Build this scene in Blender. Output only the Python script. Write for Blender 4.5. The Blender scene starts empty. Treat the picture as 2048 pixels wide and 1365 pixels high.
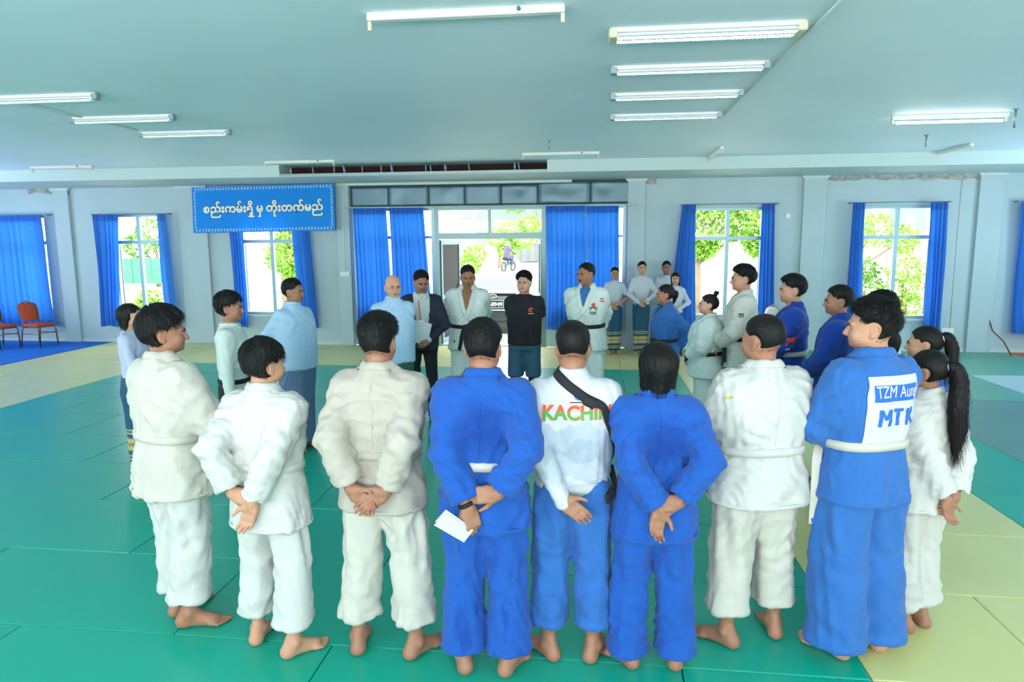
import bpy, bmesh, math, random, time
import numpy as np
from mathutils import Vector, Matrix, Euler
from mathutils.bvhtree import BVHTree
T0 = time.time()
rnd = random.Random(7)
sc = bpy.context.scene
COL = sc.collection
PI = math.pi
R = math.radians

# ------------------------------------------------------------------ camera, world, light, exposure
cam_d = bpy.data.cameras.new('camera'); cam_o = bpy.data.objects.new('camera', cam_d); COL.objects.link(cam_o)
cam_d.sensor_width = 36.0; cam_d.lens = 1377.42 * 36.0 / 2048.0; cam_d.clip_end = 300
cam_o.matrix_world = (Matrix.Translation((0, 0, 2.1)) @ Matrix.Rotation(R(6.83), 4, 'Z') @
                      Matrix.Rotation(R(90 - 8.2065), 4, 'X') @ Matrix.Rotation(R(-0.3572), 4, 'Z'))
sc.camera = cam_o
sc.cycles.max_bounces = 6; sc.cycles.diffuse_bounces = 3; sc.cycles.glossy_bounces = 2; sc.cycles.transmission_bounces = 3; sc.cycles.transparent_max_bounces = 8
sc.cycles.caustics_reflective = False; sc.cycles.caustics_refractive = False; sc.cycles.sample_clamp_indirect = 6.0; sc.cycles.adaptive_threshold = 0.025
sc.view_settings.view_transform = 'Standard'; sc.view_settings.look = 'None'
sc.view_settings.exposure = 0.22; sc.view_settings.gamma = 1.0; sc.view_settings.use_curve_mapping = False
w = bpy.data.worlds.new('overcast_sky'); sc.world = w; w.use_nodes = True
bg = w.node_tree.nodes['Background']; bg.inputs[0].default_value = (0.98, 0.99, 1.0, 1); bg.inputs[1].default_value = 6.0

def area_light(name, loc, target, sx, sy, power, color):
    d = bpy.data.lights.new(name, 'AREA'); d.shape = 'RECTANGLE'; d.size = sx; d.size_y = sy; d.energy = power; d.color = color
    o = bpy.data.objects.new(name, d); COL.objects.link(o); o.location = loc
    o.rotation_euler = (Vector(target) - Vector(loc)).to_track_quat('-Z', 'Y').to_euler()
    return o
# added fill lamps at unseen rear and side openings, aimed up to brighten the ceiling (openings built below in wall_front and the side walls)
for i, x in enumerate((-9.0, -4.6, 0.0, 4.6)):
    area_light('fill_rear_%d' % i, (x, -4.35, 1.95), (x, -3.1, 5.2), 2.6, 2.2, 460, (1.0, 0.965, 0.925))
for i, y in enumerate((1.5, 6.0, 10.5)):
    area_light('fill_side_a_%d' % i, (-14.35, y, 1.85), (-13.1, y, 5.0), 2.0, 2.0, 95, (0.5, 0.76, 1.0))
    area_light('fill_side_b_%d' % i, (9.35, y, 1.85), (8.1, y, 5.0), 2.0, 2.0, 80, (0.5, 0.76, 1.0))

# ------------------------------------------------------------------ helpers
def lin(c):
    if isinstance(c, str):
        c = tuple(int(c[i:i + 2], 16) / 255 for i in (0, 2, 4))
    return tuple(((v / 12.92) if v <= 0.04045 else ((v + 0.055) / 1.055) ** 2.4) for v in c)

MATS = {}
def mat(name, col, rough=0.6, metal=0.0, bump=None, vary=0.0, vscale=3.0, spec=0.5, emit=None, sheen=0.0, bump2=None, coord='Object', vary_stretch=None):
    """procedural principled material: colour with noise variation, up to two noise bumps"""
    if name in MATS: return MATS[name]
    m = bpy.data.materials.new(name); m.use_nodes = True; nt = m.node_tree; N = nt.nodes; L = nt.links
    b = N['Principled BSDF']; c = lin(col)
    b.inputs['Base Color'].default_value = (*c, 1); b.inputs['Roughness'].default_value = rough
    b.inputs['Metallic'].default_value = metal; b.inputs['Specular IOR Level'].default_value = spec
    if sheen: b.inputs['Sheen Weight'].default_value = sheen
    if emit: b.inputs['Emission Color'].default_value = (*c, 1); b.inputs['Emission Strength'].default_value = emit
    tc = N.new('ShaderNodeTexCoord')
    src = tc.outputs[coord]
    if vary:
        nz = N.new('ShaderNodeTexNoise'); nz.inputs['Scale'].default_value = vscale; nz.inputs['Detail'].default_value = 4
        if vary_stretch:
            mp = N.new('ShaderNodeMapping'); mp.inputs['Scale'].default_value = vary_stretch
            L.new(src, mp.inputs[0]); L.new(mp.outputs[0], nz.inputs['Vector'])
        else: L.new(src, nz.inputs['Vector'])
        mr = N.new('ShaderNodeMapRange'); mr.inputs[1].default_value = 0.3; mr.inputs[2].default_value = 0.7
        mr.inputs[3].default_value = 1 - vary; mr.inputs[4].default_value = 1 + vary
        L.new(nz.outputs[0], mr.inputs[0])
        mx = N.new('ShaderNodeMix'); mx.data_type = 'RGBA'; mx.blend_type = 'MULTIPLY'; mx.inputs[0].default_value = 1
        mx.inputs[6].default_value = (*c, 1); L.new(mr.outputs[0], mx.inputs[7]); L.new(mx.outputs[2], b.inputs['Base Color'])
    prev = None
    for bp in (bump, bump2):
        if not bp: continue
        nz = N.new('ShaderNodeTexNoise'); nz.inputs['Scale'].default_value = bp[0]; nz.inputs['Detail'].default_value = 3
        if len(bp) > 2:
            mp = N.new('ShaderNodeMapping'); mp.inputs['Scale'].default_value = bp[2]
            L.new(src, mp.inputs[0]); L.new(mp.outputs[0], nz.inputs['Vector'])
        else: L.new(src, nz.inputs['Vector'])
        bm_ = N.new('ShaderNodeBump'); bm_.inputs['Strength'].default_value = bp[1]; bm_.inputs['Distance'].default_value = 0.02
        L.new(nz.outputs[0], bm_.inputs['Height'])
        if prev: L.new(prev.outputs[0], bm_.inputs['Normal'])
        prev = bm_
    if prev: L.new(prev.outputs[0], b.inputs['Normal'])
    MATS[name] = m
    return m

def glass_mat(name, tint=(1, 1, 1), refl=0.12):
    if name in MATS: return MATS[name]
    m = bpy.data.materials.new(name); m.use_nodes = True; nt = m.node_tree; N = nt.nodes; L = nt.links
    N.remove(N['Principled BSDF']); out = N['Material Output']
    tr = N.new('ShaderNodeBsdfTransparent'); tr.inputs[0].default_value = (*tint, 1)
    gl = N.new('ShaderNodeBsdfGlossy'); gl.inputs['Roughness'].default_value = 0.03
    lw = N.new('ShaderNodeFresnel'); lw.inputs[0].default_value = 1.25
    mx = N.new('ShaderNodeMixShader'); L.new(lw.outputs[0], mx.inputs[0]); L.new(tr.outputs[0], mx.inputs[1]); L.new(gl.outputs[0], mx.inputs[2])
    L.new(mx.outputs[0], out.inputs[0]); MATS[name] = m
    return m

def cloth_translucent(name, col, trans=0.45):
    if name in MATS: return MATS[name]
    m = bpy.data.materials.new(name); m.use_nodes = True; nt = m.node_tree; N = nt.nodes; L = nt.links
    out = N['Material Output']; b = N['Principled BSDF']; c = lin(col)
    b.inputs['Base Color'].default_value = (*c, 1); b.inputs['Roughness'].default_value = 0.75; b.inputs['Sheen Weight'].default_value = 0.2
    t = N.new('ShaderNodeBsdfTranslucent'); t.inputs[0].default_value = (c[0] * 1.0, c[1] * 1.25, min(1, c[2] * 1.35), 1)
    mx = N.new('ShaderNodeMixShader'); mx.inputs[0].default_value = trans
    tc = N.new('ShaderNodeTexCoord'); nz = N.new('ShaderNodeTexNoise'); nz.inputs['Scale'].default_value = 260
    L.new(tc.outputs['Object'], nz.inputs['Vector']); bp = N.new('ShaderNodeBump'); bp.inputs['Strength'].default_value = 0.08
    L.new(nz.outputs[0], bp.inputs['Height']); L.new(bp.outputs[0], b.inputs['Normal'])
    L.new(b.outputs[0], mx.inputs[1]); L.new(t.outputs[0], mx.inputs[2]); L.new(mx.outputs[0], out.inputs[0]); MATS[name] = m
    return m

def obj(name, me, m=None, parent=None, smooth=False):
    if isinstance(me, bmesh.types.BMesh):
        bm = me; me = bpy.data.meshes.new(name); bm.to_mesh(me); bm.free()
    if m is not None:
        for x in (m if isinstance(m, (list, tuple)) else [m]): me.materials.append(x)
    if smooth: me.polygons.foreach_set('use_smooth', [True] * len(me.polygons))
    o = bpy.data.objects.new(name, me); COL.objects.link(o)
    if parent: o.parent = parent
    return o
def empty(name, loc=(0, 0, 0), rz=0.0):
    o = bpy.data.objects.new(name, None); COL.objects.link(o); o.location = loc; o.rotation_euler = (0, 0, rz); o.empty_display_size = 0.1
    return o
def tag(o, label=None, cat=None, group=None, kind=None):
    if label: o['label'] = label
    if cat: o['category'] = cat
    if group: o['group'] = group
    if kind: o['kind'] = kind
    return o
def copy_tree(o, parent=None):
    c = o.copy(); COL.objects.link(c); c.parent = parent
    for ch in list(o.children): copy_tree(ch, c)
    return c
def box(bm, x0, x1, y0, y1, z0, z1, mi=0, M=None):
    v = [bm.verts.new((x, y, z)) for x in (x0, x1) for y in (y0, y1) for z in (z0, z1)]
    if M is not None:
        for q in v: q.co = M @ q.co
    for f in ((0, 1, 3, 2), (4, 6, 7, 5), (0, 4, 5, 1), (2, 3, 7, 6), (0, 2, 6, 4), (1, 5, 7, 3)):
        fc = bm.faces.new([v[i] for i in f]); fc.material_index = mi
    return v
def bxo(name, x0, x1, y0, y1, z0, z1, m, parent=None, bevel=0.0, seg=1):
    bm = bmesh.new(); box(bm, x0, x1, y0, y1, z0, z1); bmesh.ops.recalc_face_normals(bm, faces=bm.faces)
    if bevel: bmesh.ops.bevel(bm, geom=list(bm.edges), offset=bevel, segments=seg, affect='EDGES', profile=0.5)
    return obj(name, bm, m, parent)
def tube(bm, pts, r, n=8, cap=True, mi=0):
    pts = [Vector(p) for p in pts]; rs = r if isinstance(r, (list, tuple)) else [r] * len(pts); rings = []
    up = Vector((0, 0, 1))
    for i, p in enumerate(pts):
        d = (pts[min(i + 1, len(pts) - 1)] - pts[max(i - 1, 0)]).normalized()
        ref = up if abs(d.z) < 0.95 else Vector((0, 1, 0))
        s = d.cross(ref).normalized(); u = s.cross(d)
        rings.append([bm.verts.new(p + (s * math.cos(2 * PI * k / n) + u * math.sin(2 * PI * k / n)) * rs[i]) for k in range(n)])
    for a, b in zip(rings[:-1], rings[1:]):
        for k in range(n):
            f = bm.faces.new((a[k], a[(k + 1) % n], b[(k + 1) % n], b[k])); f.smooth = True; f.material_index = mi
    if cap:
        bm.faces.new(rings[0][::-1]).material_index = mi; bm.faces.new(rings[-1]).material_index = mi
def tubo(name, pts, r, m, parent=None, n=8):
    bm = bmesh.new(); tube(bm, pts, r, n); bmesh.ops.recalc_face_normals(bm, faces=bm.faces); return obj(name, bm, m, parent)
def prism(bm, poly, y0, y1, mi=0):
    a = [bm.verts.new((x, y0, z)) for x, z in poly]; b = [bm.verts.new((x, y1, z)) for x, z in poly]
    bm.faces.new(a).material_index = mi; bm.faces.new(b[::-1]).material_index = mi
    for i in range(len(poly)):
        j = (i + 1) % len(poly); bm.faces.new((a[j], a[i], b[i], b[j])).material_index = mi
def text_mesh(body, size, offset=0.0, extrude=0.0, align='CENTER', res=4, sx=1.0):
    cu = bpy.data.curves.new('txt', 'FONT'); cu.body = body; cu.size = size; cu.align_x = align; cu.align_y = 'CENTER'
    cu.offset = offset; cu.extrude = extrude; cu.resolution_u = res
    o = bpy.data.objects.new('txt', cu); COL.objects.link(o)
    dg = bpy.context.evaluated_depsgraph_get(); me = bpy.data.meshes.new_from_object(o.evaluated_get(dg))
    bpy.data.objects.remove(o); bpy.data.curves.remove(cu)
    if sx != 1.0:
        for v in me.vertices: v.co.x *= sx
    return me

# ------------------------------------------------------------------ materials of the place
M_wall = mat('wall_paint', 'AFC6CB', 0.7, bump=(9, 0.06), vary=0.03, vscale=1.4, bump2=(120, 0.05))
M_ceil = mat('ceiling_paint', 'DCF1FB', 0.6, vary=0.035, vscale=0.6, bump=(1.2, 0.12))
M_trim = mat('cornice_paint', 'BFD4D2', 0.65, bump=(30, 0.08))
M_broken = mat('broken_plaster', '9FA39C', 0.95, bump=(25, 0.6), vary=0.35, vscale=12)
M_green = mat('green_mat_vinyl', '00A38A', 0.33, bump=(260, 0.05), bump2=(3.0, 0.10), vary=0.05, vscale=0.9)
M_yellow = mat('yellow_mat_vinyl', 'CFD18C', 0.33, bump=(260, 0.05), bump2=(3.0, 0.10), vary=0.05, vscale=0.9)
M_grey = mat('grey_green_mat_vinyl', '5F8D83', 0.4, bump=(260, 0.05), vary=0.06)
M_pale = mat('pale_grey_mat_vinyl', 'A7C6CB', 0.4, bump=(40, 0.4), vary=0.08, vscale=20)
M_teal = mat('teal_mat_vinyl', '5FA38C', 0.4, bump=(200, 0.06), vary=0.05)
M_red = mat('red_mat_vinyl', 'D9503A', 0.5, vary=0.05)
M_carpet = mat('blue_ribbed_carpet', '0F6FD0', 0.8, bump=(6, 0.5, (30, 1, 1)), vary=0.15, vscale=60)
M_slab = mat('floor_slab', '6F7A74', 0.9, vary=0.1)
M_alu = mat('window_aluminium', '9DBCC6', 0.4, metal=0.35, bump=(90, 0.02))
M_alu2 = mat('door_aluminium', '6E8A8C', 0.35, metal=0.5, bump=(90, 0.02))
M_glass = glass_mat('clear_glass')
M_curt = cloth_translucent('blue_curtain_cloth', '2F78CE', 0.40)
M_curt2 = cloth_translucent('blue_lining_cloth', '3F84CE', 0.40)
M_steel = mat('galvanised_sheet', '5F7A84', 0.4, metal=0.6, bump=(2.2, 0.25), vary=0.1, vscale=1.6)
M_dark = mat('dark_void_tone', '2A1614', 0.9, vary=0.3, vscale=4)  # darkness of the torn gap put into the colour; also on the door pulls
M_stud = mat('steel_stud', '8FA3A8', 0.45, metal=0.6)
M_white = mat('white_enamel', 'E6EEEC', 0.4, vary=0.02)
M_tube = mat('lit_fluorescent_tube', 'F7FFFF', 0.5, emit=16.0)
M_tubeoff = mat('batten_white', 'DDE5DC', 0.4)
M_cap = mat('cream_plastic', 'C9CBAE', 0.5)
M_plast = mat('white_plastic', 'E2E8E4', 0.45)

# ------------------------------------------------------------------ the setting
XL, XR, YF, YB, ZC = -14.2, 9.2, -4.2, 13.68, 3.48
def struct(o): return tag(o, kind='structure')
def wall_with_holes(name, axis, pos0, pos1, a0, a1, z1, holes, m):
    """a wall slab along x (axis 0) or y (axis 1) between a0..a1 with rectangular holes (h0,h1,zb,zt), all one skin"""
    bm = bmesh.new(); cuts = sorted(set([a0, a1] + [h for q in holes for h in q[:2]]))
    for c0, c1 in zip(cuts[:-1], cuts[1:]):
        mid = (c0 + c1) / 2; hs = [q for q in holes if q[0] < mid < q[1]]
        spans = [(0, z1)] if not hs else [s for s in ((0, hs[0][2]), (hs[0][3], z1)) if s[1] - s[0] > 1e-4]
        for zb, zt in spans:
            if axis == 0: box(bm, c0, c1, pos0, pos1, zb, zt)
            else: box(bm, pos0, pos1, c0, c1, zb, zt)
    bmesh.ops.remove_doubles(bm, verts=bm.verts, dist=1e-5)
    return struct(obj(name, bm, m))
WZ0, WZ1 = 0.62, 2.72
WIN = {'0': (-13.45, -11.72), '1': (-10.25, -8.95), '2': (-7.32, -5.98), '3': (1.85, 3.19), '4': (4.92, 6.24), '5': (7.9, 9.0)}
DX0, DX1, DZ1 = -4.9, 0.6, 2.79
wall_with_holes('wall_back', 0, YB, YB + 0.2, XL, XR, ZC, [(a, b, WZ0, WZ1) for a, b in WIN.values()] + [(DX0, DX1, 0.0, 2.8)], M_wall)
wall_with_holes('wall_front', 0, YF - 0.2, YF, XL, XR, ZC, [(x - 1.3, x + 1.3, 0.85, 3.05) for x in (-9.0, -4.6, 0.0, 4.6)], M_wall)
wall_with_holes('wall_left', 1, XL - 0.2, XL, YF - 0.2, YB + 0.2, ZC, [(y - 1.0, y + 1.0, 0.85, 2.85) for y in (1.5, 6.0, 10.5)], M_wall)
wall_with_holes('wall_right', 1, XR, XR + 0.2, YF - 0.2, YB + 0.2, ZC, [(y - 1.0, y + 1.0, 0.85, 2.85) for y in (1.5, 6.0, 10.5)], M_wall)
struct(bxo('ceiling', XL - .2, XR + .2, YF - .2, YB + .2, ZC, ZC + 0.12, M_ceil))
# beam along the back wall with the torn-open stretch above the doors
BY, BZ = 12.05, 3.275; GX0, GX1 = -5.62, -0.82
bm = bmesh.new()
box(bm, XL, GX0, BY, YB, BZ, ZC); box(bm, GX1, XR, BY, YB, BZ, ZC)
box(bm, GX0, GX1, BY + 0.02, YB, BZ, BZ + 0.03); box(bm, GX0, GX1, BY + 0.5, YB, BZ + 0.03, ZC)
beam = struct(obj('trim_1', bm, M_trim)); tag(beam, label='white boxed beam along the back of the ceiling')
v = bxo('torn_opening_dark', GX0, GX1, BY + 0.44, BY + 0.49, BZ + .03, ZC, M_dark, beam)  # dark sheet standing in for the unlit gap behind the studs
for i, x in enumerate((-5.42, -5.0, -4.62, -4.42, -4.1, -3.75, -3.55, -2.95, -2.85, -2.6, -2.17, -1.3, -1.38)):
    t = rnd.uniform(-.03, .03)
    bm = bmesh.new(); tube(bm, [(x, BY + .05, BZ + .03), (x + t, BY + .05, ZC)], .014 if i % 3 else .024, 4); obj('stud', bm, M_stud, beam)
bxo('stud_rail', GX0, GX1, BY, BY + .05, BZ + .012, BZ + .05, M_stud, beam)
for i, (a, b) in enumerate(((-12.0, -11.06), (-6.05, -5.3), (4.3, 7.3), (.62, 1.15))):   # torn plaster at the wall head
    bm = bmesh.new(); n = max(4, int((b - a) / .12)); pl = [(a, BZ)] + [(a + (b - a) * k / n, BZ - rnd.uniform(.06, .12)) for k in range(n + 1)] + [(b, BZ)]
    prism(bm, pl, YB - .035, YB - .0); obj('broken_plaster', bm, M_broken, beam)
# pilasters
for i, (a, b) in enumerate(((-11.41, -11.06), (-8.6, -7.98), (-5.2, -4.92), (0.62, 0.95), (3.85, 4.26), (6.9, 7.32))):
    p = struct(bxo('trim_%d' % (i + 2), a, b, YB - .07, YB, 0, BZ, M_wall, bevel=.006)); tag(p, label='white pilaster standing against the back wall')
    bm = bmesh.new(); prism(bm, [(a - .05, BZ), (a - .01, BZ - .05), (b + .01, BZ - .05), (b + .05, BZ)], YB - .1, YB); obj('capital', bm, M_trim, p)
struct(bxo('baseboard_back', XL, DX0, YB - .012, YB, 0, .07, M_trim)); struct(bxo('baseboard_right_stretch', DX1, XR, YB - .012, YB, 0, .07, M_trim)).name = 'baseboard_back_right'

# floor: a slab with every mat a piece of its own
floor = struct(bxo('floor', XL - .2, XR + .2, YF - .2, YB + .2, -0.2, -0.045, M_slab)); tag(floor, label='sports hall floor laid with green and yellow judo mats')
_mm = {}
def mat_piece(x0, x1, y0, y1, m):
    key = (round(x1 - x0, 3), round(y1 - y0, 3), m.name)
    if key not in _mm:
        g = .0024; bm = bmesh.new(); box(bm, g, x1 - x0 - g, g, y1 - y0 - g, -.045, 0); bmesh.ops.recalc_face_normals(bm, faces=bm.faces)
        es = [e for e in bm.edges if all(abs(q.co.z) < 1e-6 for q in e.verts)]
        bmesh.ops.bevel(bm, geom=es, offset=.007, segments=2, affect='EDGES', profile=.5)
        me = bpy.data.meshes.new('mat'); bm.to_mesh(me); bm.free(); me.materials.append(m); _mm[key] = me
    o = bpy.data.objects.new('mat', _mm[key]); COL.objects.link(o); o.location = (x0, y0, rnd.uniform(-.0012, .0006)); o.parent = floor
    return o
U = 0.9; GX = -7.65; GY = 4.13
def lay(x0, x1, k0, k1, m, yend=None, par=0):
    for k in range(k0, k1):
        ya = GY + U * k; yb = ya + U
        if yend and yb > yend: yb = yend
        if yb - ya < .05: continue
        s = x0; kk = round((x0 - GX) / U)
        first = U if ((k + kk + par) % 2) else 2 * U
        e = s + first
        while s < x1 - .01:
            e2 = min(e, x1); mat_piece(s, e2, ya, yb, m); s = e2; e = s + 2 * U
lay(GX, GX + 10 * U, -4, 8, M_green, par=1)                       # main green field
lay(GX - 3 * U, GX, -4, 11, M_yellow, yend=YB)                    # yellow border, left
lay(GX, GX + 12 * U, 8, 11, M_yellow, yend=YB, par=1)             # yellow border, back
lay(GX + 10 * U, GX + 12 * U, -4, 8, M_yellow)                    # yellow border, right
for k in range(-4, 11, 2):
    ya = GY + U * k; mat_piece(GX + 12 * U, GX + 13 * U, ya, min(ya + 2 * U, YB), M_green)
for k in range(-4, 11):
    ya = GY + U * k; yb = min(ya + U, YB)
    for s in (0, 1, 2):
        x0 = GX + 13 * U + 2 * U * s; x1 = min(x0 + 2 * U, XR)
        m = M_grey if ya < 9.4 else (M_pale if (ya < 11.2 and s >= 1) else M_teal)
        if s == 2 and ya > 12.5: m = M_red
        if x1 - x0 > .05: mat_piece(x0, x1, ya, yb, m)
bm = bmesh.new()
for y in np.arange(YF, YB, .06): box(bm, XL, GX - 3 * U - .01, y, y + .035, -.045, .004)
box(bm, XL, GX - 3 * U - .01, YF, YB, -.045, 0)
carp = obj('carpet', bm, M_carpet); tag(carp, 'blue ribbed carpet runner beside the yellow mats under the orange chairs', 'carpet')

# windows and the door
def window(name, x0, x1, label, hide_low=False):
    e = empty(name, ((x0 + x1) / 2, YB + .06, WZ0)); struct(e); tag(e, label=label); W_ = x1 - x0; H_ = WZ1 - WZ0; hw = W_ / 2; tz = 1.52; f = .05
    def bx(n, a, b, c, d, z0, z1, m=M_alu): return bxo(n, a, b, c, d, z0, z1, m, e)
    bx('frame_jamb', -hw, -hw + f, 0, .08, 0, H_); bx('frame_jamb', hw - f, hw, 0, .08, 0, H_)
    bx('frame_head', -hw, hw, 0, .08, H_ - f, H_); bx('frame_sill', -hw, hw, -.01, .09, 0, f)
    bx('window_sill', -hw - .04, hw + .04, -.10, .0, -.045, 0, M_trim)
    bx('transom', -hw + f, hw - f, -.005, .075, tz - .035, tz + .035); bx('mullion', -.035, .035, -.008, .078, f, tz - .035); bx('mullion', -.035, .035, -.008, .078, tz + .035, H_ - f)
    for s in (-1, 1):
        a, b = (-hw + f, -.035) if s < 0 else (.035, hw - f)
        bx('glass_pane', a, b, .035, .041, tz + .035, H_ - f, M_glass)
        # lower casements stand open outwards
        sa = empty('casement', (s * (hw - f), .07, 0), R(118) if s < 0 else R(62)); sa.parent = e
        L_ = hw - f - .035; t = .035; z0, z1 = f + .01, tz - .045
        bm = bmesh.new(); box(bm, 0, t, -.015, .015, z0, z1); box(bm, L_ - t, L_, -.015, .015, z0, z1); box(bm, t, L_ - t, -.015, .015, z0, z0 + t); box(bm, t, L_ - t, -.015, .015, z1 - t, z1)
        obj('sash', bm, M_alu, sa); bxo('glass_pane', t, L_ - t, -.003, .003, z0 + t, z1 - t, M_glass, sa)
    return e
window('window_1', *WIN['0'], 'aluminium window behind the closed blue curtain by the orange chairs')
window('window_2', *WIN['1'], 'aluminium window left of the blue lettered banner')
window('window_3', *WIN['2'], 'aluminium window partly hidden under the blue lettered banner')
window('window_4', *WIN['3'], 'aluminium window with a leafy tree close outside')
window('window_5', *WIN['4'], 'aluminium window facing the hedge and the white house')
window('window_6', *WIN['5'], 'aluminium window behind the curtain at the right edge')

dr = struct(empty('door_1', (0, YB + .04, 0))); tag(dr, label='wide aluminium doorway standing open with glass transom lights')
d0, d1 = -3.2, -0.95; dm = (d0 + d1) / 2
def db(n, *a, m=M_alu2): return bxo(n, *a, m, dr)
db('door_post', d0, d0 + .09, 0, .1, 0, DZ1); db('door_post', d1 - .09, d1, 0, .1, 0, DZ1)
db('door_head', d0 + .09, d1 - .09, 0, .1, DZ1 - .06, DZ1); db('transom_bar', d0 + .09, d1 - .09, -.01, .11, 2.16, 2.28); db('transom_mullion', dm - .035, dm + .035, 0, .1, 2.28, DZ1 - .06)
db('glass_pane', d0 + .09, dm - .035, .045, .051, 2.28, DZ1 - .06, m=M_glass); db('glass_pane', dm + .035, d1 - .09, .045, .051, 2.28, DZ1 - .06, m=M_glass)
db('threshold', d0, d1, -.02, .12, -.04, .012)
for s, x, ang in ((1, d0 + .1, R(78)), (-1, d1 - .1, R(97))):
    lf = empty('door_leaf', (x, .08, 0), ang); lf.parent = dr; L_ = .98; bm = bmesh.new()
    for a, b, c, d in ((0, .07, .02, 2.14), (L_ - .07, L_, .02, 2.14), (.07, L_ - .07, .02, .14), (.07, L_ - .07, 2.05, 2.14), (.07, L_ - .07, .95, 1.02)): box(bm, a, b, -.02, .02, c, d)
    obj('leaf_frame', bm, M_alu2, lf)
    bxo('glass_pane', .07, L_ - .07, -.003, .003, 1.02, 2.05, M_glass, lf); bxo('glass_pane', .07, L_ - .07, -.003, .003, .14, .95, M_glass, lf)
    bm = bmesh.new(); tube(bm, [(L_ - .03, -.06, .95), (L_ - .03, -.06, 1.2)], .012, 8); obj('pull_handle', bm, M_dark, lf)
for a, b, nm in ((DX0, d0, 'window_7'), (d1, DX1, 'window_8')):     # glazed side lights behind the curtains
    e = struct(empty(nm, ((a + b) / 2, YB + .04, 0))); tag(e, label='glazed side light beside the open doorway behind curtains, ' + ('left of the doorway' if a < -3 else 'right of the doorway')); hw = (b - a) / 2
    bxo('dado_panel', -hw, hw, 0, .1, 0, .78, M_wall, e)
    bm = bmesh.new()
    for q in ((-hw, -hw + .06, .78, DZ1), (hw - .06, hw, .78, DZ1), (-.03, .03, .84, DZ1 - .06)): box(bm, q[0], q[1], 0, .08, q[2], q[3])
    for z in (.78, 2.17, DZ1 - .06): box(bm, -hw + .06, hw - .06, 0.002, .078, z, z + .06)
    obj('frame', bm, M_alu, e)
    for x0, x1 in ((-hw + .06, -.03), (.03, hw - .06)):
        bxo('glass_pane', x0, x1, .035, .041, .84, 2.17, M_glass, e); bxo('glass_pane', x0, x1, .035, .041, 2.23, DZ1 - .06, M_glass, e)
# galvanised sheets above the door
sh = struct(empty('trim_20', (0, YB, 0))); tag(sh, label='row of dented galvanised steel sheets above the doorway')
xs = [-4.9, -4.1, -3.3, -2.55, -1.85, -1.1, -.1, .78]
for i, (a, b) in enumerate(zip(xs[:-1], xs[1:])):
    bm = bmesh.new(); n, k = 12, 6; zt = 3.225 if i < 5 else 3.36
    zt = min(zt, BZ - .005); dn = [(rnd.uniform(.2, .8), rnd.uniform(.2, .8), rnd.uniform(-.02, .02)) for _ in range(3)]
    vv = [[bm.verts.new((a + .004 + (b - a - .008) * u / n, -.03 - .014 * (i % 2) + sum(d[2] * math.exp(-(((u / n - d[0]) / .16) ** 2 + ((q / k - d[1]) / .2) ** 2)) for d in dn), 2.8 + (zt - 2.8) * q / k)) for u in range(n + 1)] for q in range(k + 1)]
    for q in range(k):
        for u in range(n): bm.faces.new((vv[q][u], vv[q][u + 1], vv[q + 1][u + 1], vv[q + 1][u]))
    o = obj('steel_sheet', bm, M_steel, sh, smooth=True); md = o.modifiers.new('thick', 'SOLIDIFY'); md.thickness = .004
bxo('curtain_track', -4.95, .8, -.2, -.05, 2.78, 2.8, M_alu2, sh); bxo('white_fascia', -4.92, -.45, -.13, -.05, 3.225, BZ, M_trim, sh)
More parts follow.
